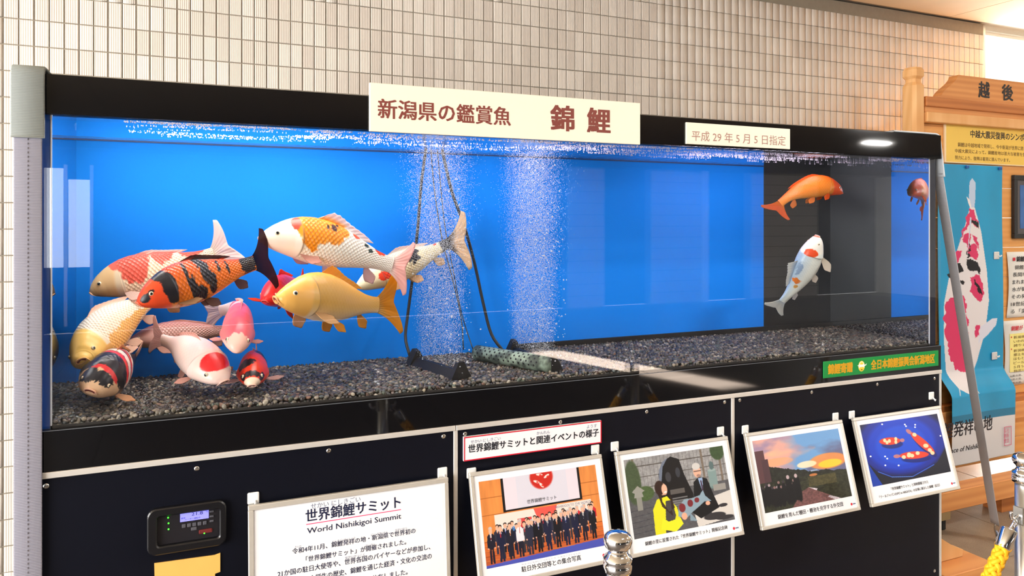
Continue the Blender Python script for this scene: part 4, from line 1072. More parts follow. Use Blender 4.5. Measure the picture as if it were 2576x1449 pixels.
t1, *_ = sign('title_sign', 'wide cream title sign with maroon lettering on the upper edge of the tank', 930, 1611, 207, 330, D, 0.0105, M_cream)
stext(t1, '新潟県の鑑賞魚', M_ink_maroon, 951, 1284, 248, 297, D, 0.018)
stext(t1, '錦', M_ink_maroon, 1386, 1443, 264, 327, D, 0.03)
stext(t1, '鯉', M_ink_maroon, 1478, 1534, 271, 332, D, 0.03)
D2 = FY - 0.007
t2, *_ = sign('date_sign', 'small cream date sign with faded maroon lettering on the black band', 1726, 1988, 307, 362, D2, 0.0055, M_cream)
stext(t2, '平成 29 年 5 月 5 日指定', M_ink_rose, 1740, 1976, 328, 354, D2, -0.008)
D3 = FY - 0.005
t3, *_ = sign('green_sign', 'green sign with gold lettering on the lower band of the tank', 2072, 2361, 910, 952, D3, 0.0035, M_green, bevel=0.0008)
stext(t3, '錦鯉寄贈', M_gold, 2083, 2144, 917, 942, D3, 0.05)
stext(t3, '全日本錦鯉振興会新潟地区', M_gold, 2191, 2351, 906, 930, D3, 0.045)
em = empty('emblem', (UX(2167, D3) - t3.location.x, -0.0006, ZZ(2167, 921, D3) - t3.location.z), parent=t3)
M_white_print = pmat('white_print', (248, 248, 244), 0.4); M_yel_print = pmat('yellow_print', (250, 214, 60), 0.4); M_ol = pmat('olive_print', (120, 100, 30), 0.5)
def disc(name, cx, cz, rx, rz, mat, parent, y, n=28):
    V = [(cx, y, cz)] + [(cx + rx * math.cos(2 * math.pi * k / n), y, cz + rz * math.sin(2 * math.pi * k / n)) for k in range(n)]
    return mesh(name, V, [(0, 1 + (k + 1) % n, 1 + k) for k in range(n)], mat, parent)
disc('ring', 0, 0, 0.0165, 0.0195, M_yel_print, em, 0); disc('field', 0, 0, 0.0145, 0.0172, M_white_print, em, -0.0003)
disc('field', 0, -0.009, 0.012, 0.0078, M_yel_print, em, -0.0005); disc('field', 0, 0.009, 0.008, 0.006, M_yel_print, em, -0.0005); disc('dark_mark', 0, -0.013, 0.005, 0.0022, M_ol, em, -0.0007)
mesh('koi_figure', [(-0.023, -0.0010, 0.004), (-0.010, -0.0010, -0.003), (0.006, -0.0010, -0.003), (0.016, -0.0010, 0.004), (0.026, -0.0010, 0.009), (0.022, -0.0010, 0.002), (0.012, -0.0010, -0.001), (0.006, -0.0010, 0.006), (-0.008, -0.0010, 0.006)], [(0, 8, 7, 1), (1, 7, 3, 2), (3, 4, 5, 6), (3, 6, 2)], M_white_print, em)
D4 = FY - 0.010
t4, x0, x1, zb, zt = sign('caption_sign', 'white caption sign with a red border above the group photo', 1167, 1513, 1100, 1161, D4, 0.009, M_paper, bevel=0.0006)
wd2, hh = (x1 - x0) / 2, zt - zb
bmr = bmesh.new()
for (a, b_, c_, d_) in ((-wd2, wd2, 0, 0.0032), (-wd2, wd2, hh - 0.0032, hh), (-wd2, -wd2 + 0.0032, 0.0032, hh - 0.0032), (wd2 - 0.0032, wd2, 0.0032, hh - 0.0032)): box_bm(a, b_, -0.0006, 0.0, c_, d_, bm=bmr)
bm_obj('border', bmr, M_red, t4)
stext(t4, '世界錦鯉サミットと関連イベントの様子', M_ink, 1178, 1506, 1119, 1140, D4, 0.022)
for (tx, a, b_) in (('せかい にしきごい', 1184, 1259), ('かんれん', 1350, 1383), ('ようす', 1476, 1501)): stext(t4, tx, M_furi, a, b_, 1109 - (a - 1184) * 0.13, 1114 - (a - 1184) * 0.13, D4, hfix=False)

# ================================================================== FRAMES WITH PRINTS
class Canvas:
    def __init__(s, w, h, c): s.w, s.h = w, h; s.a = np.tile(c3(*c), (h, w, 1)); s.y, s.x = np.mgrid[0:h, 0:w] / np.array([[[h]], [[w]]]) if False else (np.mgrid[0:h, 0:w][0] / h, np.mgrid[0:h, 0:w][1] / w)
    def put(s, m, c, al=1.0):
        m = np.clip(m, 0, 1)[..., None] * al
        c = c3(*c) if not isinstance(c, np.ndarray) else c
        s.a = s.a * (1 - m) + c * m
    def rect(s, x0, y0, x1, y1, c, al=1.0): s.put(((s.x >= x0) & (s.x < x1) & (s.y >= y0) & (s.y < y1)).astype(float), c, al)
    def ell(s, cx, cy, rx, ry, c, al=1.0, rot=0.0):
        dx, dy = (s.x - cx) * s.w / s.h, s.y - cy
        rx = rx * s.w / s.h
        u = dx * math.cos(rot) + dy * math.sin(rot); v = -dx * math.sin(rot) + dy * math.cos(rot)
        s.put(np.clip((1 - (u / rx) ** 2 - (v / ry) ** 2) * 4, 0, 1), c, al)
    def poly(s, pts, c, al=1.0):
        ins = np.zeros(s.x.shape, bool); n = len(pts)
        for i in range(n):
            x0, y0 = pts[i]; x1, y1 = pts[(i + 1) % n]
            if y0 == y1: continue
            cr = ((y0 > s.y) != (y1 > s.y)) & (s.x < (x1 - x0) * (s.y - y0) / (y1 - y0) + x0); ins ^= cr
        s.put(ins.astype(float), c, al)
    def line(s, x0, y0, x1, y1, wd, c, al=1.0):
        asp = s.w / s.h
        ax, ay, bx, by = x0 * asp, y0, x1 * asp, y1
        px, py = s.x * asp - ax, s.y - ay; dx, dy = bx - ax, by - ay
        t_ = np.clip((px * dx + py * dy) / (dx * dx + dy * dy + 1e-9), 0, 1)
        dd = np.hypot(px - t_ * dx, py - t_ * dy)
        s.put(np.clip((wd - dd) / (wd * 0.4), 0, 1), c, al)
    def noise(s, fx, fy, amp, seed, mask=1.0): s.a = np.clip(s.a * (1 + amp * np.broadcast_to(np.asarray(mask, float), s.x.shape)[..., None] * (fbm(s.x * fx, s.y * fy, seed)[..., None] - 0.5) * 2), 0, 1)
M_print = attr_mat('photo_print', 0.35, 0.4)
def print_mesh(name, cv, x0, x1, z0, z1, y, parent, curve=None):
    h, w = cv.h, cv.w
    X, Zg = np.meshgrid(np.linspace(x0, x1, w), np.linspace(z1, z0, h))
    Y = np.full(X.shape, y) if curve is None else curve(X, Zg)
    V = np.stack([X, Y, Zg], -1).reshape(-1, 3)
    idx = np.arange(h * w).reshape(h, w)
    Q = np.stack([idx[:-1, :-1], idx[1:, :-1], idx[1:, 1:], idx[:-1, 1:]], -1).reshape(-1, 4)
    o = np_mesh(name, V, Q, M_print, parent, True); set_col(o.data, cv.a.reshape(-1, 3)); return o

def pic_group():
    c = Canvas(290, 230, (222, 138, 72)); c.noise(40, 3, 0.10, 3)
    c.rect(0, 0.20, 1, 0.207, (170, 96, 46)); c.rect(0, 0.40, 0.2, 0.406, (170, 96, 46)); c.rect(0.83, 0.36, 1, 0.366, (170, 96, 46))
    c.rect(0.175, 0, 0.845, 0.40, (22, 20, 22)); c.rect(0.195, 0, 0.825, 0.375, (226, 214, 226)); c.rect(0.30, 0, 0.73, 0.375, (214, 212, 226))
    c.ell(0.515, 0.05, 0.105, 0.155, (196, 44, 34)); 
    for (x, y, r) in ((0.47, 0.10, 0.5), (0.56, 0.05, -0.6), (0.51, 0.15, 1.0), (0.50, 0.02, 0.2)): c.ell(x, y, 0.03, 0.014, (246, 226, 220), rot=r); c.ell(x + 0.008, y + 0.006, 0.012, 0.010, (220, 60, 44), rot=r)
    c.rect(0.10, 0.41, 0.92, 0.60, (232, 220, 212)); c.poly([(0.42, 0.41), (0.62, 0.41), (0.58, 0.60), (0.46, 0.60)], (226, 90, 80)); c.rect(0.28, 0.50, 0.40, 0.62, (214, 70, 70))
    for k in range(5): c.rect(0, 0.70 + k * 0.055, 1, 0.752 + k * 0.055, (214 - 8 * k, 112 - 6 * k, 50)); c.rect(0, 0.70 + k * 0.055, 1, 0.705 + k * 0.055, (150, 70, 30))
    c.poly([(0, 1.0), (0, 0.965), (1, 0.90), (1, 1.0)], (74, 84, 178))
    r = random.Random(5)
    def person(x, foot, h, suit, tie, coat=None):
        hd = h * 0.13; sh = foot - h * 0.82
        c.poly([(x - 0.016, foot - h * 0.5), (x + 0.016, foot - h * 0.5), (x + 0.02, foot), (x + 0.004, foot), (x, foot - h * 0.4), (x - 0.004, foot), (x - 0.02, foot)], suit)
        c.poly([(x - 0.030, sh + 0.03), (x - 0.012, sh), (x + 0.012, sh), (x + 0.030, sh + 0.03), (x + 0.033, foot - h * 0.42), (x - 0.033, foot - h * 0.42)], coat or suit)
        c.poly([(x - 0.008, sh), (x + 0.008, sh), (x, sh + h * 0.2)], (240, 238, 240)); c.line(x, sh + 0.01, x, sh + h * 0.17, 0.004, tie)
        c.ell(x, sh - hd * 1.0, 0.0150, hd * 0.42, r.choice([(24, 20, 22), (30, 24, 24), (190, 190, 194), (60, 44, 36)])); c.ell(x, sh - hd * 0.48, 0.0150, hd * 0.66, (226, 178, 152))
        c.ell(x - 0.026, foot - h * 0.42, 0.006, 0.010, (222, 172, 146)); c.ell(x + 0.026, foot - h * 0.42, 0.006, 0.010, (222, 172, 146))
    suits = [(32, 32, 46), (24, 24, 32), (44, 46, 64), (30, 34, 60), (52, 50, 58)]; ties = [(60, 80, 170), (170, 40, 50), (80, 80, 90), (40, 44, 70), (220, 120, 60)]
    for k in range(14): person(0.11 + k * 0.062 + r.uniform(-.006, .006), 0.86 - k * 0.006, 0.34, r.choice(suits), r.choice(ties), r.choice([None, None, None, (196, 40, 50), (60, 120, 190), (210, 200, 200)]))
    for k in range(13): person(0.14 + k * 0.063, 0.92 - k * 0.008, 0.36, r.choice(suits), r.choice(ties))
    for k in range(12): person(0.055 + k * 0.078, 0.955 - k * 0.006, 0.42, r.choice(suits), r.choice(ties), (226, 224, 232) if k == 3 else None)
    return c
def pic_memorial():
    c = Canvas(280, 210, (150, 150, 152))
    for k in range(26): c.rect(0.05 + k * 0.037, 0.0, 0.05 + k * 0.037 + 0.004, 0.46, (112, 110, 110))
    for y in (0.10, 0.24, 0.38): c.rect(0.05, y, 1, y + 0.010, (84, 80, 76))
    for x in (0.07, 0.75, 0.93): c.rect(x, 0, x + 0.02, 0.46, (120, 108, 96))
    c.noise(30, 20, 0.12, 9)
    c.rect(0, 0.46, 1, 1, (88, 88, 92)); c.noise(60, 50, 0.08, 2)
    for k in range(6): c.line(0.0, 0.66 + k * 0.07, 0.25, 0.64 + k * 0.07, 0.004, (60, 62, 70))
    c.ell(0.06, 0.30, 0.08, 0.30, (70, 84, 60)); c.ell(0.16, 0.46, 0.09, 0.10, (72, 92, 56)); c.ell(0.93, 0.05, 0.08, 0.14, (60, 80, 50)); c.noise(70, 60, 0.12, 8)
    c.poly([(0.05, 0.50), (0.14, 0.50), (0.13, 0.44), (0.155, 0.42), (0.095, 0.35), (0.035, 0.42), (0.06, 0.44)], (150, 150, 144)); c.rect(0.07, 0.50, 0.12, 0.66, (140, 140, 134))
    c.poly([(0.30, 0.60), (0.31, 0.25), (0.36, 0.10), (0.45, 0.04), (0.53, 0.09), (0.56, 0.30), (0.62, 0.56), (0.62, 0.62)], (24, 22, 24))
    c.poly([(0.30, 0.40), (0.32, 0.20), (0.36, 0.10), (0.42, 0.05), (0.36, 0.16), (0.33, 0.34)], (110, 120, 140)); c.ell(0.40, 0.30, 0.03, 0.07, (60, 60, 66)); c.ell(0.50, 0.26, 0.025, 0.07, (56, 58, 66))
    c.rect(0.40, 0.47, 0.54, 0.53, (92, 88, 86))
    for k in range(4): c.rect(0.41, 0.58 + k * 0.03, 0.56, 0.595 + k * 0.03, (120, 120, 122))
    c.poly([(0.60, 0.80), (0.75, 0.66), (1.0, 0.60), (1.0, 0.95), (0.62, 1.0)], (214, 210, 206))
    for (x, y, rx, ry) in ((0.80, 0.90, 0.12, 0.05), (0.90, 0.78, 0.05, 0.025), (0.72, 0.84, 0.06, 0.05), (0.90, 0.94, 0.1, 0.03)): c.ell(x, y, rx, ry, (52, 50, 54))
    c.rect(0.80, 0.30, 0.885, 0.53, (128, 152, 152)); c.ell(0.842, 0.30, 0.043, 0.02, (150, 170, 170)); c.ell(0.842, 0.53, 0.043, 0.02, (110, 134, 134)); c.ell(0.845, 0.24, 0.025, 0.06, (90, 110, 112)); c.rect(0.83, 0.50, 0.96, 0.58, (150, 148, 144))
    c.poly([(0.62, 0.62), (0.64, 0.42), (0.70, 0.36), (0.78, 0.40), (0.82, 0.62), (0.86, 0.80), (0.66, 0.90), (0.58, 0.80)], (20, 20, 24)); c.poly([(0.69, 0.38), (0.735, 0.38), (0.72, 0.60)], (150, 176, 214)); c.line(0.715, 0.42, 0.722, 0.60, 0.012, (70, 50, 70))
    c.ell(0.692, 0.29, 0.042, 0.085, (226, 176, 152)); c.ell(0.688, 0.22, 0.044, 0.05, (206, 204, 202)); c.line(0.66, 0.285, 0.73, 0.285, 0.006, (60, 50, 50)); c.ell(0.70, 0.345, 0.02, 0.02, (170, 130, 116))
    c.poly([(0.20, 1.0), (0.21, 0.68), (0.26, 0.56), (0.36, 0.54), (0.44, 0.70), (0.46, 0.88), (0.36, 1.0)], (224, 222, 40)); c.poly([(0.30, 1.0), (0.34, 0.60), (0.40, 0.60), (0.42, 0.80), (0.36, 1.0)], (70, 66, 66))
    c.poly([(0.29, 0.80), (0.34, 0.86), (0.46, 0.84), (0.48, 0.92), (0.40, 1.0), (0.26, 0.94)], (232, 230, 44))
    c.ell(0.325, 0.44, 0.042, 0.085, (228, 178, 152)); c.ell(0.30, 0.42, 0.05, 0.10, (52, 34, 28)); c.ell(0.345, 0.45, 0.03, 0.075, (230, 180, 154)); c.poly([(0.26, 0.40), (0.30, 0.36), (0.31, 0.60), (0.36, 0.74), (0.42, 0.70), (0.40, 0.56), (0.385, 0.5), (0.39, 0.8), (0.30, 0.66)], (48, 32, 28), 0.9); c.ell(0.352, 0.485, 0.016, 0.010, (250, 240, 240))
    c.poly([(0.44, 0.82), (0.455, 0.70), (0.52, 0.62), (0.60, 0.62), (0.68, 0.60), (0.72, 0.54), (0.735, 0.62), (0.79, 0.70), (0.72, 0.69), (0.66, 0.74), (0.58, 0.80), (0.52, 0.86)], (138, 162, 178))
    for (x, y, rx, ry) in ((0.49, 0.72, 0.035, 0.06), (0.575, 0.68, 0.03, 0.05), (0.645, 0.655, 0.026, 0.035)): c.ell(x, y, rx, ry, (120, 44, 50))
    c.ell(0.50, 0.83, 0.03, 0.05, (226, 172, 146)); c.ell(0.75, 0.72, 0.025, 0.03, (226, 172, 146)); c.poly([(0.56, 0.80), (0.62, 0.92), (0.55, 0.90)], (130, 154, 170))
    return c
def pic_sunset():
    c = Canvas(250, 210, (110, 160, 214))
    n = fbm(c.x * 3 + 3, c.y * 4.5, 12, 4); n2 = fbm(c.x * 3.5 + 1, c.y * 6 + 4, 30, 4)
    lft = np.clip((0.62 - c.x + (n - 0.5) * 0.7) * 4, 0, 1)
    c.put(lft, (222, 168, 158)); c.put(lft * np.clip((n2 - 0.42) * 5, 0, 1), (164, 140, 168)); c.put(lft * np.clip((n - 0.50) * 5, 0, 1), (250, 188, 150))
    c.put(np.clip((c.x - 0.60 + (n2 - 0.5) * 0.8) * 4, 0, 1) * np.clip((c.y - 0.12 + (n - 0.5) * 0.6) * 5, 0, 1), (104, 106, 142))
    c.ell(0.80, 0.44, 0.24, 0.12, (250, 150, 70), 0.8); c.ell(0.82, 0.48, 0.15, 0.06, (255, 206, 60), 0.95); c.ell(0.55, 0.44, 0.12, 0.05, (255, 232, 196), 0.9); c.ell(0.22, 0.34, 0.2, 0.06, (255, 170, 110), 0.55)
    ridge = 0.30 + 0.36 * c.x + 0.06 * fbm(c.x * 18, c.x * 0 + 2, 4) - 0.10 * (c.x > 0.55) * (c.x - 0.55) * 2
    c.put((c.y > ridge).astype(float), (38, 40, 34)); c.put(((c.y > 0.60)).astype(float), (46, 48, 36)); c.noise(50, 40, 0.35, 15, c.y > ridge)
    c.rect(0, 0.15, 0.10, 0.60, (92, 62, 66)); c.rect(0.06, 0.28, 0.13, 0.60, (80, 56, 62))
    c.poly([(0.30, 1.0), (0.44, 0.80), (0.52, 0.76), (0.86, 1.0)], (112, 76, 76)); c.poly([(0.52, 0.76), (0.62, 0.80), (0.60, 0.82)], (200, 190, 200)); c.poly([(0.74, 0.92), (0.88, 1.0), (0.80, 1.0), (0.72, 0.94)], (190, 180, 190))
    c.rect(0.53, 0.62, 0.86, 0.76, (74, 70, 44)); c.noise(60, 60, 0.3, 25, c.y > 0.6); c.ell(0.60, 0.60, 0.05, 0.02, (190, 120, 70)); c.rect(0.58, 0.53, 0.66, 0.55, (150, 170, 200))
    r = random.Random(3)
    for k in range(16):
        x = 0.02 + 0.026 * k + r.uniform(-.01, .01); y = 0.64 + r.uniform(-.02, .05)
        c.ell(x, y + 0.14, 0.03, 0.14, (18, 18, 22)); c.ell(x, y, 0.014, 0.02, r.choice([(140, 110, 110), (60, 50, 60), (170, 150, 160)]))
    for x in (0.31, 0.40): c.poly([(x - 0.035, 0.60), (x + 0.035, 0.60), (x + 0.03, 0.92), (x - 0.03, 0.90)], (14, 14, 18)); c.ell(x, 0.57, 0.018, 0.03, (190, 170, 176))
    return c
def pic_basin():
    c = Canvas(240, 200, (16, 18, 60))
    c.ell(0.48, 0.38, 0.60, 0.56, (20, 40, 150)); c.ell(0.46, 0.40, 0.46, 0.46, (18, 60, 196)); c.ell(0.45, 0.42, 0.34, 0.34, (24, 78, 216), 0.8)
    c.poly([(0, 1), (0, 0.62), (0.10, 0.80), (0.25, 0.92), (0.45, 0.97), (0.65, 0.93), (0.85, 0.80), (1.0, 0.58), (1, 1)], (18, 20, 36)); c.poly([(0, 0.62), (0.0, 1.0), (0.12, 1.0)], (20, 60, 170))
    for k in range(60):
        x = k / 59; y = 0.60 + 0.36 * math.sin(math.pi * (0.12 + 0.8 * x)) - 0.02
    c.line(0.10, 0.78, 0.25, 0.90, 0.006, (60, 110, 230)); c.line(0.25, 0.90, 0.50, 0.955, 0.006, (90, 140, 240)); c.line(0.50, 0.955, 0.80, 0.83, 0.006, (60, 110, 230))
    def fish(x, y, ln, wd, rot, sd):
        dx, dy = math.cos(rot), math.sin(rot)
        c.ell(x + 0.02, y + 0.06, ln, wd * 1.1, (10, 20, 90), 0.7, rot)
        c.ell(x, y, ln, wd, (236, 64, 40), rot=rot)
        r = random.Random(sd)
        for k in range(5):
            q = r.uniform(-0.7, 0.8); c.ell(x + dx * ln * q, y + dy * ln * q * 1.2 + r.uniform(-.5, .5) * wd, ln * 0.14, wd * 0.5, (252, 214, 170), rot=rot)
        c.ell(x - dx * ln * 1.1, y - dy * ln * 1.25, ln * 0.22, wd * 0.5, (226, 130, 110), 0.8, rot)
    fish(0.32, 0.33, 0.14, 0.065, 3.25, 1); fish(0.72, 0.45, 0.22, 0.065, 0.95, 2); fish(0.58, 0.62, 0.20, 0.065, 0.12, 3)
    for (x, y) in ((0.27, 0.04), (0.55, 0.10), (0.56, 0.13), (0.68, 0.13), (0.67, 0.17), (0.05, 0.52), (0.20, 0.70), (0.36, 0.74), (0.97, 0.38), (0.22, 0.56), (0.24, 0.60)): c.ell(x, y, 0.012, 0.014, (236, 244, 255))
    c.ell(0.13, 0.04, 0.0, 0.0, (0, 0, 0)) if False else None
    return c

FRAME_Z = 0.789
M_frame = pmat('champagne_aluminium_frame', (214, 208, 198), 0.4, 0.4, var=0.04, scale=80)
M_back = pmat('frame_backing', (60, 58, 56), 0.8)
M_hookw = pmat('white_plastic', (244, 244, 242), 0.3)
M_hookc = pmat('clear_hook', (220, 222, 224), 0.15, spec=0.7)
def frame(label, pxl, pxr, ht, dep, title):
    x0, x1 = UX(pxl, 2.015), UX(pxr, 2.015)
    w = x1 - x0
    tilt = math.asin(dep / ht)
    r = empty(title, ((x0 + x1) / 2, 2.017, FRAME_Z), (-tilt, 0, 0)); finish(r, label, 'picture frame')
    b = 0.011
    for (nm, a, b_, c_, d_) in (('top_rail', -w/2, w/2, -b, 0), ('bottom_rail', -w/2, w/2, -ht, -ht + b), ('side_rail', -w/2, -w/2 + b, -ht + b, -b), ('side_rail', w/2 - b, w/2, -ht + b, -b)):
        box(nm, a, b_, -0.006, 0.008, c_, d_, M_frame, r, bevel=0.0015)
    box('mount', -w/2 + b, w/2 - b, -0.002, 0.006, -ht + b, -b, M_paper, r)
    box('easel_leg', -0.03, 0.03, 0.009, 0.012, -ht * 0.95, -0.02, M_back, r)
    return r, w, ht
def hooks(pts, what):
    for q, (px, py) in enumerate(pts):
        p = W(px, py, FY)
        h = empty('adhesive_hook', (p.x, FY, p.z)); finish(h, f'white adhesive hook at the {"left" if q == 0 else "right"} top corner of the {what}', 'hook', 'white adhesive hooks on the cabinet')
        box('plate', -0.0145, 0.0145, -0.006, -0.0005, -0.015, 0.015, M_hookw, h, bevel=0.0035, seg=3)
        P_, _ = catmull([(0.004, -0.006, -0.006), (0.004, -0.013, -0.012), (0.004, -0.017, -0.017), (0.004, -0.018, -0.011)], 12)
        tube_mesh('prong', [Vector(x) for x in P_], 0.0028, 8, M_hookc, h)
def caption(r, w, ht, lines, zc, furi=True):
    for (s, a, b_, z) in lines: text(s, M_ink, r, a * w - w/2, b_ * w - w/2, z, None, -0.0024, 0.012)
def mark(r, w, ht):
    disc('emblem', w/2 - 0.036, -ht + 0.024, 0.0045, 0.0045, M_red, r, -0.0024, 12); text('───', M_furi, r, w/2 - 0.030, w/2 - 0.017, -ht + 0.024, 0.004, -0.0024)
fa, w, h = frame('framed group photo of people in suits before a projection screen', 1180, 1512, 0.309, 0.083, 'group_photo_frame')
print_mesh('photo', pic_group(), -w/2 + 0.026, w/2 - 0.026, -0.259, -0.028, -0.0024, fa)
text('世界錦鯉サミット', M_ink, fa, -0.048, 0.048, -0.102, None, -0.0028); text('NISHIKIGOI TO THE WORLD', M_furi, fa, 0.04, 0.16, -0.130, None, -0.0026)
caption(fa, w, h, [('駐日外交団等との集合写真', 0.30, 0.74, -0.278)], 0); text('ちゅうにちがいこうだんとう  しゅうごうしゃしん', M_furi, fa, -0.085, 0.105, -0.2655, 0.0035, -0.0024); mark(fa, w, h)
fb, w, h = frame('framed photo of two people crouching with a model koi by a black stone', 1547, 1829, 0.309, 0.083, 'memorial_photo_frame')
print_mesh('photo', pic_memorial(), -w/2 + 0.026, w/2 - 0.026, -0.259, -0.028, -0.0024, fb)
caption(fb, w, h, [('錦鯉の里に設置された「世界錦鯉サミット」開催記念碑', 0.14, 0.86, -0.277)], 0); mark(fb, w, h)
fc, w, h = frame('framed sunset photo of a crowd on a garden path', 1873, 2117, 0.309, 0.083, 'sunset_photo_frame')
print_mesh('photo', pic_sunset(), -w/2 + 0.026, w/2 - 0.026, -0.259, -0.028, -0.0024, fc)
caption(fc, w, h, [('錦鯉を育んだ棚田・棚池を見学する外交団', 0.17, 0.83, -0.278)], 0); mark(fc, w, h)
fd, w, h = frame('framed photo of three red koi in a blue basin', 2145, 2364, 0.309, 0.083, 'basin_photo_frame')
print_mesh('photo', pic_basin(), -w/2 + 0.026, w/2 - 0.026, -0.243, -0.028, -0.0024, fd)
caption(fd, w, h, [('「世界錦鯉サミット」と同時開催された', 0.24, 0.66, -0.262), ('「クールジャパンEXPO in NIIGATA」の会場に展示した錦鯉（紅白）', 0.10, 0.78, -0.281)], 0); mark(fd, w, h)
hooks([(1185, 1189), (1496, 1130)], 'group photo frame'); hooks([(1545, 1122), (1811, 1084)], 'frame with the model koi'); hooks([(1873, 1080), (2100, 1048)], 'sunset photo frame'); hooks([(2141, 1043), (2341, 995)], 'blue basin photo frame'); hooks([(637, 1252), (1112, 1188)], 'white text board')

# large text board
x0, x1 = UX(624, 2.015), UX(1127, 2.015); w = x1 - x0; ht = 0.70
tb_ = empty('text_board', ((x0 + x1) / 2, 2.017, FRAME_Z - 0.003), (-math.asin(0.055 / 0.7), 0, 0)); finish(tb_, 'large white text board with a navy heading hanging low on the cabinet', 'sign')
b = 0.013
for (nm, a, b_, c_, d_) in (('top_rail', -w/2, w/2, -b, 0), ('bottom_rail', -w/2, w/2, -ht, -ht + b), ('side_rail', -w/2, -w/2 + b, -ht + b, -b), ('side_rail', w/2 - b, w/2, -ht + b, -b)): box(nm, a, b_, -0.006, 0.008, c_, d_, M_frame, tb_, bevel=0.0015)
box('sheet', -w/2 + b, w/2 - b, -0.002, 0.006, -ht + b, -b, M_paper, tb_)
def tbt(body, pxa, pxb, pyt, pyb, mat=M_ink_navy, bold=0.012, hfix=True):
    da = 2.012
    xa, xb = UX(pxa, da) - (x0 + x1) / 2, UX(pxb, da) - (x0 + x1) / 2
    za, zb_ = ZZ(pxa, pyt, da) - tb_.location.z, ZZ(pxa, pyb, da) - tb_.location.z
    return text(body, mat, tb_, xa, xb, (za + zb_) / 2, (za - zb_) if hfix else None, -0.0024, bold)
tbt('世界錦鯉サミット', 769, 1007, 1283, 1314, bold=0.02)
box('heading_rule', UX(770, 2.012) - (x0 + x1) / 2, UX(1008, 2.012) - (x0 + x1) / 2, -0.0024, -0.0020, ZZ(770, 1320, 2.012) - tb_.location.z, ZZ(770, 1318, 2.012) - tb_.location.z, M_pink, tb_)
tbt('World Nishikigoi Summit', 772, 1008, 1328, 1346, bold=0.008)
tbt('令和4年11月、錦鯉発祥の地・新潟県で世界初の', 734, 1043, 1378, 1392)
tbt('「世界錦鯉サミット」が開催されました。', 768, 1019, 1397, 1411)
tbt('21か国の駐日大使等や、世界各国のバイヤーなどが参加し、', 697, 1079, 1433, 1448)
tbt('や誕生の歴史、錦鯉を通じた経済・文化の交流の', 777, 1082, 1443, 1458)
tbt('いて共有しました。', 905, 1021, 1448, 1462)
for (s_, a, b_, y) in (('せかい にしきごい', 782, 907, 1272), ('れいわ', 741, 757, 1372), ('にしきごいはっしょう', 836, 892, 1358), ('にいがたけん', 932, 975, 1342), ('せかいはつ', 992, 1022, 1330), ('かいさい', 918, 940, 1368), ('せかいかっこく', 866, 915, 1398)):
    tbt(s_, a, b_, y, y + 4, M_furi, 0, False)

# ================================================================== CONTROLLER
ca0, ca1 = UX(370, FY - 0.01), UX(569, FY - 0.01); cz1, cz0 = ZZ(372, 1283, FY - 0.01), ZZ(378, 1399, FY - 0.01)
ct = empty('heater_controller', ((ca0 + ca1) / 2, FY, cz0)); finish(ct, 'black wall controller with a violet screen and green lights', 'controller')
M_bez = pmat('black_moulded_plastic', (18, 18, 22), 0.3, bump=0.05); M_scrn = pmat('controller_face', (34, 33, 38), 0.25)
cw, ch = (ca1 - ca0) / 2, cz1 - cz0
def rrect(x0, x1, z0, z1, r, n=6):
    P = []
    for (cx, cz, a0) in ((x1 - r, z1 - r, 0), (x0 + r, z1 - r, 90), (x0 + r, z0 + r, 180), (x1 - r, z0 + r, 270)):
        for k in range(n + 1):
            a = math.radians(a0 + 90 * k / n); P.append((cx + r * math.cos(a), cz + r * math.sin(a)))
    return P
loops = [(rrect(-cw, cw, 0, ch, 0.020), 0.0), (rrect(-cw, cw, 0, ch, 0.020), -0.013), (rrect(-cw + 0.003, cw - 0.003, 0.003, ch - 0.003, 0.018), -0.016), (rrect(-cw + 0.019, cw - 0.013, 0.017, ch - 0.017, 0.009), -0.016), (rrect(-cw + 0.022, cw - 0.016, 0.020, ch - 0.020, 0.007), -0.013), (rrect(-cw + 0.022, cw - 0.016, 0.020, ch - 0.020, 0.007), -0.001)]
m_ = len(loops[0][0]); V = [(p[0], y, p[1]) for (l, y) in loops for p in l]
mesh('bezel', V, [(i * m_ + k, i * m_ + (k + 1) % m_, (i + 1) * m_ + (k + 1) % m_, (i + 1) * m_ + k) for i in range(len(loops) - 1) for k in range(m_)], M_bez, ct, False)
fp = empty('face', (0, -0.004, 0), parent=ct)
box('plate', -cw + 0.0225, cw - 0.0165, 0.0, 0.003, 0.0205, ch - 0.0205, M_scrn, fp)
M_lcd = pmat('lit_screen', (120, 120, 240), 0.3, emit=(150, 150, 255), estr=0.75); M_led = pmat('green_led', (60, 255, 60), 0.3, emit=(60, 255, 40), estr=3.0)
sx0, sx1 = UX(453, FY) - ct.location.x, UX(525, FY) - ct.location.x; sz1, sz0 = ZZ(453, 1283, FY) - cz0, ZZ(453, 1312, FY) - cz0
sz1 = min(sz1, ch - 0.021)
box('screen', sx0, sx1, -0.001, 0.0, sz0, sz1, M_lcd, fp)
M_lcdink = pmat('screen_print', (30, 30, 90), 0.5)
text('21.8', M_lcdink, fp, sx0 + 0.026, sx0 + 0.052, sz1 - 0.006, 0.008, -0.0014); text('設定', M_lcdink, fp, sx0 + 0.002, sx0 + 0.012, (sz0 + sz1) / 2 - 0.002, 0.0045, -0.0014); text('ヒーター運転中', M_lcdink, fp, sx0 + 0.012, sx0 + 0.046, sz0 + 0.005, 0.004, -0.0014); text('℃', M_lcdink, fp, sx1 - 0.007, sx1 - 0.002, sz1 - 0.004, 0.004, -0.0014)
M_btn = pmat('grey_button', (84, 84, 92), 0.4); M_btnr = pmat('red_button', (110, 40, 40), 0.4)
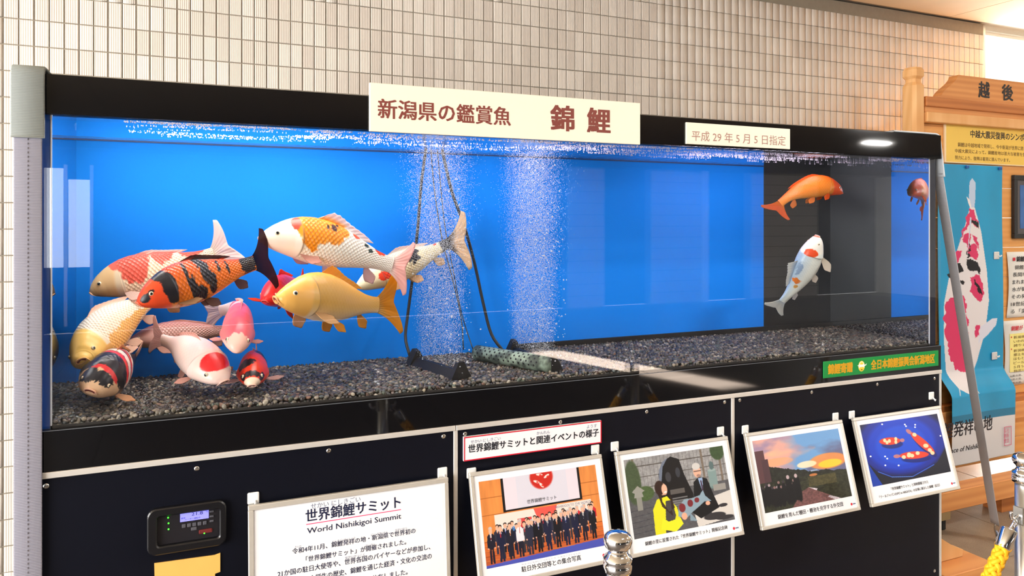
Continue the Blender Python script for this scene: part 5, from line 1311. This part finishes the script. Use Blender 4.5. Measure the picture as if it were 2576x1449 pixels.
for k in range(5): box('button', sx0 + 0.004 + k * 0.012, sx0 + 0.013 + k * 0.012, -0.0025, 0, sz0 - 0.015, sz0 - 0.006, M_btn, fp, bevel=0.001)
box('button', sx0 + 0.025, sx0 + 0.038, -0.0025, 0, sz0 - 0.025, sz0 - 0.017, M_btn, fp, bevel=0.001)
box('button', sx0 + 0.042, sx0 + 0.074, -0.0025, 0, sz0 - 0.036, sz0 - 0.026, M_btnr, fp, bevel=0.002)
for k in range(3): box('button', sx1 + 0.002, sx1 + 0.012, -0.002, 0, sz1 - 0.009 - k * 0.012, sz1 - 0.004 - k * 0.012, M_btn, fp, bevel=0.001)
for (px, py) in ((422, 1288), (423, 1302), (424, 1316), (424, 1331), (514, 1341)):
    p = W(px, py, FY - 0.004); bmx = bmesh.new(); bmesh.ops.create_uvsphere(bmx, u_segments=10, v_segments=6, radius=0.002)
    bm_obj('led', bmx, M_led, fp, True, (p.x - ct.location.x, -0.001, p.z - cz0))
# taped manila paper below the controller
M_manila = pmat('manila_paper', (238, 186, 96), 0.6, var=0.06, scale=15)
def paper_poly():
    pts = [(388, 1417), (540, 1396), (554, 1391), (554, 1438), (541, 1443), (541, 1560), (392, 1580)]
    return [(UX(px, FY - 0.003), ZZ(px, py, FY - 0.003)) for px, py in pts]
pl = paper_poly(); mp_ = prism('paper_flap', pl, FY - 0.004, FY - 0.0012, M_manila); finish(mp_, 'torn manila paper flap taped under the controller', 'paper')

# ================================================================== STRAPS
def strap_mat(name, rgb, period, axis='Z'):
    m, nt, b, out = newmat(name)
    b.inputs['Base Color'].default_value = (*lin(rgb), 1); b.inputs['Roughness'].default_value = 0.7
    tc = N(nt, 'ShaderNodeUVMap', uv_map='UVMap'); wv = N(nt, 'ShaderNodeTexWave', bands_direction='Y'); wv.inputs['Scale'].default_value = 1.0 / period * 0.314
    nt.links.new(tc.outputs[0], wv.inputs['Vector'])
    bp = N(nt, 'ShaderNodeBump'); bp.inputs['Strength'].default_value = 0.35; bp.inputs['Distance'].default_value = 0.0015
    mx = N(nt, 'ShaderNodeMix', data_type='RGBA'); mx.inputs[6].default_value = (*(lin(rgb) * 0.78), 1); mx.inputs[7].default_value = (*lin(rgb), 1)
    nt.links.new(wv.outputs['Fac'], mx.inputs[0]); nt.links.new(mx.outputs[2], b.inputs['Base Color'])
    nt.links.new(wv.outputs['Fac'], bp.inputs['Height']); nt.links.new(bp.outputs[0], b.inputs['Normal'])
    return m
M_web = strap_mat('grey_webbing', (150, 149, 163), 0.0036); M_web_r = strap_mat('lightened_webbing', (206, 206, 212), 0.0036); M_slv = strap_mat('grey_sleeve_webbing', (142, 149, 147), 0.0036)  # right strap: same webbing lightened in colour to offset its backlit shade
M_slv2 = pmat('grey_vinyl_sleeve', (196, 200, 204), 0.5, bump=0.1)
def ribbon(name, pts, wdir, width, thick, mat, parent=None, n=60):
    """flat band along pts; wdir: width direction"""
    P_, L_ = catmull(pts, n); wdir = np.array(wdir, float) / np.linalg.norm(wdir)
    T_ = np.gradient(P_, axis=0); T_ /= np.linalg.norm(T_, axis=1)[:, None]
    Nn = np.cross(T_, wdir); Nn /= np.linalg.norm(Nn, axis=1)[:, None]
    prof = [(-.5, -.5), (-.46, -1), (.46, -1), (.5, -.5), (.5, .5), (.46, 1), (-.46, 1), (-.5, .5)]
    V, Fc, UVs = [], [], []
    for i in range(n):
        for (a, b_) in prof:
            V.append(P_[i] + wdir * a * width + Nn[i] * b_ * thick / 2); UVs.append((a * width, i / (n - 1) * L_))
    m_ = len(prof)
    for i in range(n - 1):
        for k in range(m_): Fc.append((i * m_ + k, i * m_ + (k + 1) % m_, (i + 1) * m_ + (k + 1) % m_, (i + 1) * m_ + k))
    Fc.append(tuple(range(m_))); Fc.append(tuple(range((n - 1) * m_, n * m_)))
    o = mesh(name, V, Fc, mat, parent, True)
    uvl = o.data.uv_layers.new(name='UVMap')
    for l in o.data.loops: uvl.data[l.index].uv = UVs[l.vertex_index]
    return o
sl = empty('tie_down_strap', (-0.311, 2.02, 0)); finish(sl, 'grey webbing strap over the front corner of the tank beside the tile wall', 'strap', 'grey tie-down straps')
ribbon('webbing', [(0, 0.008, 0.0), (0, 0.008, 0.6), (0, 0.008, 1.2), (0, 0.008, 1.72)], (1, 0, 0), 0.056, 0.003, M_web, sl)
ribbon('sleeve', [(0, 0.006, 1.696), (0, 0.006, 1.76), (0, 0.006, 1.83), (0, 0.012, 1.854), (0, 0.035, 1.861), (0, 0.15, 1.861), (0, 0.56, 1.861)], (1, 0, 0), 0.067, 0.008, M_slv, sl, 80)
M_stitch = pmat('dark_stitching', (120, 116, 124), 0.8)
bm = bmesh.new()
for k in range(150): box_bm(-0.0005, 0.0005, 0.0050, 0.0065, 0.2 + k * 0.01, 0.2045 + k * 0.01, bm=bm)
bm_obj('stitching', bm, M_stitch, sl)
pe = W(2503, 1318, 2.33)
sr = empty('tie_down_strap', (2.765, 2.08, 1.85)); finish(sr, 'grey webbing strap slanting from the tank corner past the koi banner', 'strap', 'grey tie-down straps')
P0 = Vector((2.79, 2.075, 1.700)) - sr.location; P1 = Vector((pe.x, 2.33, pe.z)) - sr.location
ribbon('webbing', [P0, P0 * 0.66 + P1 * 0.34, P0 * 0.33 + P1 * 0.67, P1], (0.25, 1, 0), 0.052, 0.003, M_web_r, sr)
ribbon('sleeve', [(-0.25, 0, 0.004), (-0.05, 0, 0.004), (0.0, 0, 0.0), (0.012, 0, -0.03), (0.03, -0.004, -0.165)], (0.2, 1, 0), 0.066, 0.007, M_slv2, sr, 50)
P_, _ = catmull([P1, P1 + Vector((0.0, 0, -0.03)), P1 + Vector((0.012, 0, -0.06)), P1 + Vector((0.0, 0, -0.075))], 14)
tube_mesh('anchor_hook', [Vector(x) for x in P_], 0.004, 8, M_steel, sr)
M_tailcloth = pmat('pale_blue_strap_end', (176, 190, 216), 0.7, var=0.1, scale=30)
ribbon('strap_end', [P1 + Vector((0.005, 0, -0.03)), P1 + Vector((0.012, -0.01, -0.06)), P1 + Vector((0.02, -0.02, -0.09)), P1 + Vector((0.03, -0.03, -(pe.z - 0.004)))], (0.6, 1, 0), 0.03, 0.004, M_tailcloth, sr, 20)
# ================================================================== WOODEN NOTICE STAND
def wood_mat(name, a, b_, stretch=(1.2, 9, 9)):
    m, nt, b, out = newmat(name)
    tc = N(nt, 'ShaderNodeTexCoord'); mp = N(nt, 'ShaderNodeMapping'); mp.inputs['Scale'].default_value = stretch
    oi = N(nt, 'ShaderNodeObjectInfo'); ad = N(nt, 'ShaderNodeVectorMath', operation='ADD'); mulr = N(nt, 'ShaderNodeMath', operation='MULTIPLY'); mulr.inputs[1].default_value = 37.0
    nt.links.new(oi.outputs['Random'], mulr.inputs[0]); nt.links.new(tc.outputs['Object'], mp.inputs[0]); nt.links.new(mp.outputs[0], ad.inputs[0]); nt.links.new(mulr.outputs[0], ad.inputs[1])
    nz = N(nt, 'ShaderNodeTexNoise'); nz.inputs['Scale'].default_value = 1.3; nz.inputs['Detail'].default_value = 2
    wv = N(nt, 'ShaderNodeTexWave', wave_type='RINGS', rings_direction='X'); wv.inputs['Scale'].default_value = 1.1; wv.inputs['Distortion'].default_value = 3; wv.inputs['Detail'].default_value = 2; wv.inputs['Detail Scale'].default_value = 0.8
    nt.links.new(ad.outputs[0], nz.inputs['Vector']); nt.links.new(ad.outputs[0], wv.inputs['Vector'])
    mx0 = N(nt, 'ShaderNodeMix', data_type='FLOAT'); mx0.inputs[0].default_value = 0.72
    nt.links.new(wv.outputs['Fac'], mx0.inputs[2]); nt.links.new(nz.outputs[0], mx0.inputs[3])
    r = N(nt, 'ShaderNodeValToRGB'); r.color_ramp.elements[0].position = 0.2; r.color_ramp.elements[1].position = 0.8
    r.color_ramp.elements[0].color = (*lin(a), 1); r.color_ramp.elements[1].color = (*lin(b_), 1)
    nt.links.new(mx0.outputs[0], r.inputs[0]); nt.links.new(r.outputs[0], b.inputs['Base Color']); b.inputs['Roughness'].default_value = 0.5
    return m
M_wood = wood_mat('cedar', (206, 134, 74), (232, 166, 102)); M_wood_l = wood_mat('pale_cedar', (224, 164, 100), (244, 196, 138), (9, 9, 1.2)); M_wood_b = wood_mat('golden_pine', (226, 156, 84), (240, 180, 108)); M_wood_d = wood_mat('dark_cedar', (168, 96, 46), (206, 132, 70))
DB = 2.95
u0 = UX(2297, DB)
st = empty('notice_stand', (u0, DB, 0)); finish(st, 'cedar notice stand with a carved header and turned-top post behind the tank', 'notice stand')
# post with a notched octagonal head
def post(x, nm='post'):
    h = 0.045; c = 0.016
    lv = [(0.0, 1.0), (2.285 - 0.02, 1.0), (2.285, 0.72), (2.303, 0.72), (2.318, 1.0), (2.352, 1.0), (2.368, 0.80)]
    V, Fc = [], []
    base = [(-h + c, -h), (h - c, -h), (h, -h + c), (h, h - c), (h - c, h), (-h + c, h), (-h, h - c), (-h, -h + c)]
    for (z, s_) in lv:
        for (a, b_) in base: V.append((x + a * s_, b_ * s_, z))
    for i in range(len(lv) - 1):
        for k in range(8): Fc.append((i * 8 + k, i * 8 + (k + 1) % 8, (i + 1) * 8 + (k + 1) % 8, (i + 1) * 8 + k))
    Fc.append(tuple(range(7, -1, -1))); Fc.append(tuple(range((len(lv) - 1) * 8, len(lv) * 8)))
    return mesh(nm, V, Fc, M_wood_l, st)
post(0.0)
XE = 1.8                      # stand runs on past the picture
post(XE)
zh0, zh1 = ZZ(2365, 250, DB), ZZ(2405, 192, DB)
xa, xb = UX(2350, DB) - u0, UX(2406, DB) - u0
prof = [(xa - 0.05, zh0)] + [(xa + (xb - xa) * (0.5 + 0.5 * math.sin(math.pi * (s_ - 0.5))) * 0.75 + 0.01, zh0 + (zh1 - zh0) * s_) for s_ in (0.12, 0.25, 0.4, 0.55, 0.7, 0.85, 0.95)] + [(xb - 0.03, zh1), (XE - 0.15, zh1), (XE - 0.05, zh0)]
prism('header_board', prof, -0.035, 0.02, M_wood, st)
r1, r2, r3 = ZZ(2340, 262, DB - 0.05), ZZ(2340, 280, DB - 0.06), ZZ(2340, 306, DB - 0.06)
box('ledge', 0.045, XE - 0.045, -0.05, 0.03, r1 - 0.012, zh0, M_wood_d, st, bevel=0.004)
box('rail', 0.045, XE - 0.045, -0.04, 0.03, r2, r1 - 0.012, M_wood, st)
box('moulding', 0.045, XE - 0.045, -0.055, 0.03, r3, r2, M_wood_l, st, bevel=0.004)
zb = 0.47; n = 9; ph = (r3 - zb) / n
for k in range(n): box('plank', 0.045, XE - 0.045, -0.006, 0.02, zb + k * ph + 0.001, zb + (k + 1) * ph - 0.001, M_wood_b, st, bevel=0.0015)
box('shelf', 0.045, XE - 0.045, -0.050, 0.02, 0.40, 0.47, M_wood_d, st, bevel=0.003)
box('shelf_edge', 0.045, XE - 0.045, -0.066, -0.0505, 0.34, 0.44, M_wood, st, bevel=0.003)
for k in range(2): box('skirting_plank', 0.045, XE - 0.045, -0.03, -0.01, 0.10 + k * 0.12, 0.218 + k * 0.12, M_wood_b, st, bevel=0.002)
for x in (0.0, XE): box('foot', x - 0.05, x + 0.05, -0.12, 0.2, 0.0, 0.09, M_wood_d, st, bevel=0.004)
box('front_beam', -0.78, XE + 0.05, -0.45, -0.36, 0.094, 0.19, M_wood, st, bevel=0.003)
box('beam_block', UX(2515, 2.56) - u0, UX(2515, 2.56) - u0 + 0.12, -0.40, -0.30, 0.0, 0.093, M_wood_d, st)
text('越', M_ink, st, UX(2462, DB - 0.036) - u0, UX(2489, DB - 0.036) - u0, (ZZ(2462, 205, DB - 0.036) + ZZ(2462, 244, DB - 0.036)) / 2, 0.093, -0.0365, 0.03)
text('後', M_ink, st, UX(2521, DB - 0.036) - u0, UX(2548, DB - 0.036) - u0, (ZZ(2521, 212, DB - 0.036) + ZZ(2521, 251, DB - 0.036)) / 2, 0.093, -0.0365, 0.03)

# yellow plaque
DP = DB - 0.020
M_plq = pmat('yellow_plaque', (246, 208, 96), 0.45, var=0.04, scale=3); M_plqe = pmat('pale_plaque_edge', (250, 230, 190), 0.5)
x0 = UX(2378, DP); z1, z0 = ZZ(2380, 306, DP), ZZ(2400, 410, DP)
pq = empty('yellow_plaque', (x0 + 0.5, DP, z0)); finish(pq, 'yellow plaque with black lettering at the top of the cedar stand', 'plaque')
box('board', -0.5, 0.5, 0.0, 0.0135, 0, z1 - z0, M_plqe, pq, bevel=0.002); box('face', -0.492, 0.492, -0.0008, 0.0, 0.007, z1 - z0 - 0.007, M_plq, pq)
def wtext(r, body, mat, pxa, pxb, pyt, pyb, d, bold=0.0, slant=0, off=0.0012):
    o = r.location; za, zb_ = ZZ(pxa, pyt, d), ZZ(pxa, pyb, d)
    return text(body, mat, r, UX(pxa, d) - o.x, UX(pxb, d) - o.x, (za + zb_) / 2 - o.z, za - zb_, -off, bold, slant)
wtext(pq, '中越大震災復興のシンボル', M_ink, 2441, 2588, 327, 346, DP, 0.02)
M_brown = pmat('brown_lettering', (110, 78, 30), 0.5)
wtext(pq, '錦鯉は中越地域で発祥し、今や新潟が世界に誇る文化', M_brown, 2409, 2596, 358, 369, DP, 0.01)
wtext(pq, '中越大震災によって、錦鯉産地は甚大な被害を受けま', M_brown, 2402, 2594, 374, 384, DP, 0.01)
wtext(pq, '努力により、復興は着実に進んでいます。', M_brown, 2402, 2540, 391, 401, DP, 0.01)

# koi banner
cb_ = Canvas(150, 500, (40, 160, 214))
cb_.noise(3, 5, 0.06, 4); cb_.rect(0, 0.835, 1, 0.862, (36, 128, 170)); cb_.rect(0, 0.862, 1, 1, (226, 228, 232))
def bp_(pts, c, al=1.0): cb_.poly(pts, c, al)
BW = lambda x: (x - 2360) / 160.0          # banner drawn in the photograph's own layout
BH = lambda y: (y - 415) / 735.0 * 0.97
body = [(2441, 622), (2450, 575), (2462, 580), (2468, 620), (2476, 690), (2480, 760), (2478, 800), (2470, 860), (2452, 920), (2440, 960), (2425, 992), (2408, 998), (2390, 990), (2380, 960), (2372, 900), (2372, 800), (2382, 720), (2402, 650), (2425, 600)]
def pp_(l): return [(BW(x), BH(y)) for x, y in l]
_wx, _wy = fbm(cb_.x * 14, cb_.y * 50, 6) - 0.5, fbm(cb_.x * 14 + 9, cb_.y * 50, 8) - 0.5
bp_(pp_([(2438, 530), (2432, 500), (2434, 460), (2441, 449), (2449, 460), (2448, 500), (2444, 535)]), (196, 216, 246)); bp_(pp_([(2426, 497), (2434, 505), (2440, 535), (2432, 520)]), (240, 240, 246))
bp_(pp_([(2434, 525), (2446, 525), (2462, 590), (2476, 690), (2482, 770), (2474, 850), (2456, 925), (2440, 970), (2424, 995), (2404, 998), (2386, 985), (2376, 940), (2372, 860), (2374, 770), (2392, 680), (2416, 600)]), (236, 234, 240))
PK = (222, 60, 112)
cb_.x = cb_.x + 0.10 * _wx; cb_.y = cb_.y + 0.022 * _wy
for pl_ in ([(2434, 528), (2446, 528), (2456, 570), (2448, 560), (2436, 560), (2418, 600), (2412, 612)], [(2450, 560), (2455, 570), (2454, 580), (2438, 568)], [(2420, 598), (2436, 592), (2432, 650), (2420, 610)], [(2438, 595), (2452, 610), (2458, 640), (2448, 622)], [(2434, 624), (2448, 622), (2456, 650), (2448, 660), (2432, 655)], [(2400, 640), (2416, 640), (2404, 672), (2394, 672)], [(2436, 704), (2462, 700), (2470, 750), (2462, 774), (2446, 756), (2436, 745)], [(2374, 770), (2392, 760), (2420, 752), (2428, 780), (2432, 830), (2440, 930), (2428, 950), (2400, 944), (2384, 905), (2374, 850)], [(2452, 830), (2462, 830), (2462, 862), (2455, 870)]): bp_(pp_(pl_), PK)
for pl_ in ([(2438, 558), (2452, 562), (2458, 580), (2438, 566)], [(2432, 618), (2435, 618), (2434, 660), (2430, 660)], [(2396, 672), (2412, 668), (2420, 690), (2408, 700), (2390, 690)], [(2384, 700), (2396, 690), (2404, 706), (2388, 708)], [(2430, 662), (2452, 665), (2464, 700), (2452, 690), (2432, 685)], [(2410, 710), (2424, 715), (2418, 724), (2408, 718)], [(2444, 708), (2452, 716), (2464, 752), (2460, 752), (2448, 725)]): bp_(pp_(pl_), (26, 26, 32))
cb_.x = cb_.x - 0.10 * _wx; cb_.y = cb_.y - 0.022 * _wy
bp_(pp_([(2434, 550), (2438, 552), (2432, 625), (2428, 660), (2432, 600)]), (206, 220, 244))
bp_(pp_([(2462, 838), (2490, 818), (2503, 818), (2500, 835), (2480, 860), (2458, 880)]), (226, 230, 248))
cb_.line(BW(2424), BH(982), BW(2430), BH(1000), 0.002, (230, 234, 240)); cb_.line(BW(2386), BH(985), BW(2381), BH(998), 0.002, (230, 234, 240))
ub0, ub1 = UX(2360, 2.925), UX(2520, 2.925); zbt, zbb = ZZ(2440, 415, 2.925), 0.15
def bcurve(X, Z):
    k = np.clip((0.66 - (Z + zbb)) / 0.14, 0, 1)
    return -0.075 * k * k * (3 - 2 * k) + 0.006 * np.sin(X * 9 + Z * 3) * np.clip((zbt - zbb - Z) * 3, 0, 1) - 0.004
bn = empty('koi_banner', ((ub0 + ub1) / 2, 2.925, zbb)); finish(bn, 'blue banner with a red, white and black koi hanging on the cedar stand', 'banner')
pm_ = print_mesh('cloth', cb_, -(ub1 - ub0) / 2, (ub1 - ub0) / 2, 0, zbt - zbb, 0, bn, bcurve)
md = pm_.modifiers.new('thickness', 'SOLIDIFY'); md.thickness = 0.0015; md.offset = -1
bcv = lambda X, Z: bcurve(X, Z) - 0.0012
hw = (ub1 - ub0) / 2
def bt(body, mat, pxa, pxb, zc, h, bold, slant): return text(body, mat, bn, UX(pxa, 2.845) - bn.location.x, UX(pxb, 2.845) - bn.location.x, zc, h, 0, bold, slant, curve=bcv)
bt('鯉発祥の地', M_ink, 2370, 2499, 0.205, 0.085, 0.014, 0.12)
bt('Birthplace of Nishikigoi', M_ink, 2354, 2478, 0.085, 0.036, 0.006, 0.25)
M_stamp = pmat('rose_stamp', (220, 110, 140), 0.6)
text('長社岡新鯉会'[:2] + '\n' + '錦新' + '\n' + '鯉会', M_stamp, bn, hw - 0.095, hw - 0.05, 0.115, 0.085, 0, 0.0, 0, curve=bcv)
bms = bmesh.new()
for (a, b_, c_, d_) in ((hw - 0.104, hw - 0.041, 0.060, 0.063), (hw - 0.104, hw - 0.041, 0.167, 0.170), (hw - 0.104, hw - 0.101, 0.063, 0.167), (hw - 0.044, hw - 0.041, 0.063, 0.167)): box_bm(a, b_, -0.0835, -0.0820, c_, d_, bm=bms)
bm_obj('stamp_border', bms, M_stamp, bn)
M_clip = pmat('blue_pin', (20, 90, 170), 0.4)
for (px, py) in ((2430, 420), (2513, 424)):
    box('pin', UX(px, 2.92) - bn.location.x - 0.012, UX(px, 2.92) - bn.location.x + 0.012, -0.018, -0.009, ZZ(px, py, 2.92) - zbb - 0.008, ZZ(px, py, 2.92) - zbb + 0.008, M_clip, bn, bevel=0.002)
# clips on the banner edge
for q, (px, py) in enumerate(((2512, 643), (2507, 896))):
    p = W(px, py, 2.90); h = empty('adhesive_hook', (p.x, 2.915, p.z)); finish(h, 'clear adhesive hook on the edge of the koi banner by the ' + ['upper notice', 'lower notice'][q], 'hook', 'clear hooks on the banner edge')
    box('plate', -0.024, 0.024, -0.006, 0.0, -0.022, 0.022, M_hookc, h, bevel=0.003); P_, _ = catmull([(0.012, -0.006, 0), (0.014, -0.016, -0.006), (0.022, -0.018, 0.002)], 8); tube_mesh('prong', [Vector(x) for x in P_], 0.004, 6, M_hookw, h)

# paper notices
M_sheet = pmat('notice_paper', (244, 242, 236), 0.6, var=0.02, scale=6); M_yelbox = pmat('pale_yellow_print', (250, 240, 150), 0.6)
DN = DB - 0.012
def notice(name, label, pxl, pyt, pyb, lines, hm=None):
    x0 = UX(pxl, DN); z1, z0 = ZZ(pxl, pyt, DN), ZZ(pxl, pyb, DN)
    r = empty(name, (x0 + 0.2, DN, z0)); finish(r, label, 'notice')
    n = 14; V, Fc = [], []
    for i in range(n + 1):
        s_ = i / n
        for (x, y) in ((-0.2 + 0.012 * math.sin(s_ * 3), -0.006 * math.sin(s_ * 3.1)), (0.2, -0.002)): V.append((x, y, (z1 - z0) * s_))
    for i in range(n): Fc.append((2 * i, 2 * i + 1, 2 * i + 3, 2 * i + 2))
    o = mesh('sheet', V, Fc, M_sheet, r, True); md = o.modifiers.new('thickness', 'SOLIDIFY'); md.thickness = 0.001
    return r, z0, z1
n1, z0, z1 = notice('paper_notice', 'white paper notice with a red square heading pinned beside the banner', 2532, 634, 800, [])
wtext(n1, '■', M_red, 2545, 2551, 648, 656, DN, 0, off=0.008); wtext(n1, '錦鯉のふるさと', M_ink, 2554, 2624, 645, 658, DN, 0.03, off=0.008)
for k, s_ in enumerate(('錦鯉は新潟県で', '長岡市山古志で', 'まれました。山の', '水が錦鯉を育て', 'その発祥は古く', '18世紀後半から', 'る「変わり鯉」')):
    wtext(n1, s_, M_ink, 2550 - k * 1.2 - (k > 0) * 4, 2626, 667 + k * 18.5, 678 + k * 18.5, DN, 0.004, off=0.008)
n2, z0, z1 = notice('paper_notice', 'white paper notice with a yellow box under the upper notice', 2523, 808, 972, [])
wtext(n2, '錦鯉が「県の鑑賞魚」', M_red, 2541, 2630, 820, 832, DN, 0.02, off=0.008)
box('yellow_field', UX(2537, DN) - n2.location.x, 0.19, -0.0085, -0.0075, ZZ(2537, 936, DN) - z0, ZZ(2537, 840, DN) - z0, M_yelbox, n2)
for k, s_ in enumerate(('新潟県は錦鯉の', 'いわれ、全国一', '誇ります。', '新潟県の自然に', '郷土を代表する', 'はもとより、国', 'ピールするため', '５月５日に「県', '指定しました。')):
    wtext(n2, s_, M_brown, 2546, 2546 + 9.2 * len(s_), 845 + k * 10.2 - (0 if k < 3 else -3), 852 + k * 10.2 - (0 if k < 3 else -3), DN, 0.0, off=0.010)
for y in (848, 878): disc('bullet', UX(2540.5, DN) - n2.location.x, ZZ(2540, y, DN) - z0, 0.005, 0.005, M_red, n2, -0.0095, 12)
for k in range(3): wtext(n2, '※県の鳥、花とともに', M_ink, 2537, 2610, 943 + k * 9, 949 + k * 9, DN, 0.0, off=0.010)
# small dark picture frame on the stand
x0 = UX(2553, DB - 0.03); z1, z0 = ZZ(2555, 440, DB - 0.03), ZZ(2555, 600, DB - 0.03)
pf_ = empty('dark_picture_frame', (x0 + 0.15, DB - 0.03, z0)); finish(pf_, 'small black picture frame cut off at the picture edge on the stand', 'picture frame')
M_pf = pmat('black_wood_frame', (36, 38, 42), 0.4)
for (nm, a, b_, c_, d_) in (('rail', -0.15, 0.15, 0, 0.03), ('rail', -0.15, 0.15, z1 - z0 - 0.03, z1 - z0), ('stile', -0.15, -0.12, 0.03, z1 - z0 - 0.03), ('stile', 0.12, 0.15, 0.03, z1 - z0 - 0.03)): box(nm, a, b_, 0, 0.022, c_, d_, M_pf, pf_, bevel=0.002)
M_mat = pmat('grey_mount', (90, 88, 92), 0.6); box('mount', -0.12, 0.12, 0.008, 0.02, 0.03, z1 - z0 - 0.03, M_mat, pf_); M_pic = pmat('blue_picture', (60, 110, 180), 0.4, var=0.4, scale=12); box('picture', -0.09, 0.09, 0.006, 0.008, 0.06, z1 - z0 - 0.06, M_pic, pf_)

# low wooden foot beside the cabinet
wf_ = empty('wooden_foot', (2.945, 2.2, 0)); finish(wf_, 'low wooden foot with a curved wedge beside the cabinet base', 'stand foot')
box('plank', -0.07, 0.24, -0.10, 0.05, 0.0, 0.055, M_wood, wf_, bevel=0.003)
prism('wedge', [(-0.07, 0.056), (0.17, 0.056), (0.175, 0.085), (0.10, 0.115), (0.02, 0.165), (-0.07, 0.24)], 0.0, 0.05, M_wood_l, wf_, bevel=0.002)
M_brass = pmat('brass_bracket', (188, 170, 130), 0.35, 0.8)
for (x, y_) in ((UX(2372, 2.5), 2.5), (UX(2372, 2.5) + 1.5, 2.5)):
    bs_ = empty('beam_support', (x - u0, y_ - DB, 0), parent=st)
    box('bracket', 0.0, 0.07, 0.01, 0.06, 0.05, 0.0935, M_brass, bs_, bevel=0.002); box('foot_pad', 0.02, 0.05, 0.02, 0.05, 0.0, 0.05, M_dark, bs_, bevel=0.003)

# ================================================================== STANCHIONS AND ROPES
M_chrome = pmat('chrome', (226, 226, 228), 0.06, 1.0); M_pole = pmat('satin_steel_pole', (186, 184, 178), 0.32, 1.0)
def stanchion(x, label):
    r = empty('rope_stanchion', (x, 1.18, 0)); finish(r, label, 'stanchion', 'chrome rope stanchions')
    lathe('base', [(0.15, 0.0), (0.15, 0.012), (0.13, 0.02), (0.05, 0.032), (0.024, 0.04)], 40, M_chrome, r)
    lathe('pole', [(0.0205, 0.04), (0.0205, 0.866)], 28, M_pole, r)
    lathe('collar', [(0.0212, 0.866), (0.0262, 0.868), (0.0266, 0.876), (0.0262, 0.880), (0.0245, 0.884), (0.0268, 0.887), (0.0262, 0.892), (0.020, 0.896), (0.0165, 0.902)], 32, M_chrome, r)
    lathe('knob', [(0.0165, 0.902), (0.0185, 0.907), (0.0235, 0.912), (0.0262, 0.920), (0.0262, 0.926), (0.0235, 0.932), (0.0170, 0.9365), (0.008, 0.9385), (0.001, 0.939)], 32, M_chrome, r)
    for s_ in (-1, 1):
        b_ = empty('rope_hook', (s_ * 0.0205, 0, 0.79), parent=r)
        box('plate', -0.004, 0.004, -0.012, 0.012, -0.02, 0.02, M_pole, b_, bevel=0.001)
        P_, _ = catmull([(s_ * 0.002, 0, 0.0), (s_ * 0.018, 0, -0.006), (s_ * 0.028, 0, -0.002), (s_ * 0.030, 0, 0.012)], 12)
        tube_mesh('claw', [Vector(p) for p in P_], 0.004, 8, M_chrome, b_)
    return r
SX = [0.735, 1.895, 3.05]
stanchion(SX[0], 'chrome rope stanchion in front of the photo frames'); stanchion(SX[1], 'chrome rope stanchion at the picture edge holding the yellow rope'); stanchion(SX[2], 'chrome rope stanchion beyond the picture edge mirrored in the tank')
M_rope = pmat('yellow_braided_rope', (250, 178, 12), 0.6, var=0.08, scale=200, bump=0.3, bscale=900)
def rope(xa, xb, label, sag):
    r = empty('barrier_rope', (xa, 1.18, 0)); finish(r, label, 'rope', 'yellow barrier ropes')
    zt = 0.772
    xs0, xs1 = 0.05, (xb - xa) - 0.05
    path = []
    for k in range(161):
        q = k / 160; x = xs0 + (xs1 - xs0) * q
        path.append((x, 0, zt - sag * (1 - (2 * q - 1) ** 2) ** 0.9))
    path = np.array(path)
    tl = np.concatenate([[0], np.cumsum(np.linalg.norm(np.diff(path, axis=0), axis=1))])
    dense = np.linspace(0.055, tl[-1] - 0.055, 300)
    C = np.stack([np.interp(dense, tl, path[:, k]) for k in range(3)], 1)
    T_ = np.gradient(C, axis=0); T_ /= np.linalg.norm(T_, axis=1)[:, None]
    B = np.array([0, 1.0, 0]); Nn = np.cross(B, T_)
    R0 = 0.0105
    for s_ in range(8):
        dirn = 1 if s_ < 4 else -1; ph = (s_ % 4) * math.pi / 2 + (0.0 if dirn > 0 else math.pi / 4)
        an = dirn * dense / 0.085 * 2 * math.pi + ph
        rad = R0 * (1 + 0.18 * np.sin(dense / 0.085 * 8 * math.pi + (0 if dirn > 0 else math.pi)))
        pts = C + Nn * (np.cos(an) * rad)[:, None] + B * (np.sin(an) * rad)[:, None]
        tube_mesh('strand', [Vector(p) for p in pts], 0.0064, 6, M_rope, r)
    for (q0, q1, sgn) in ((0.012, 0.062, 1), (tl[-1] - 0.062, tl[-1] - 0.012, -1)):
        a = Vector([np.interp(q0, tl, path[:, k]) for k in range(3)]); b_ = Vector([np.interp(q1, tl, path[:, k]) for k in range(3)])
        tube_mesh('ferrule', [a, a * 0.95 + b_ * 0.05, b_ * 0.95 + a * 0.05, b_], [0.0165, 0.0175, 0.0175, 0.0165], 24, M_chrome, r)
        e = a if sgn > 0 else b_; o_ = -1 if sgn > 0 else 1
        P_, _ = catmull([e, e + Vector((o_ * 0.012, 0, 0.010)), e + Vector((o_ * 0.022, 0, 0.018)), e + Vector((o_ * 0.026, 0, 0.008)), e + Vector((o_ * 0.016, 0, 0.002))], 14)
        tube_mesh('snap_hook', [Vector(p) for p in P_], 0.003, 8, M_chrome, r)
rope(SX[0], SX[1], 'yellow braided rope drooping between the two stanchions', 0.36)
rope(SX[1], SX[2], 'yellow braided rope beyond the picture edge mirrored in the tank', 0.36)
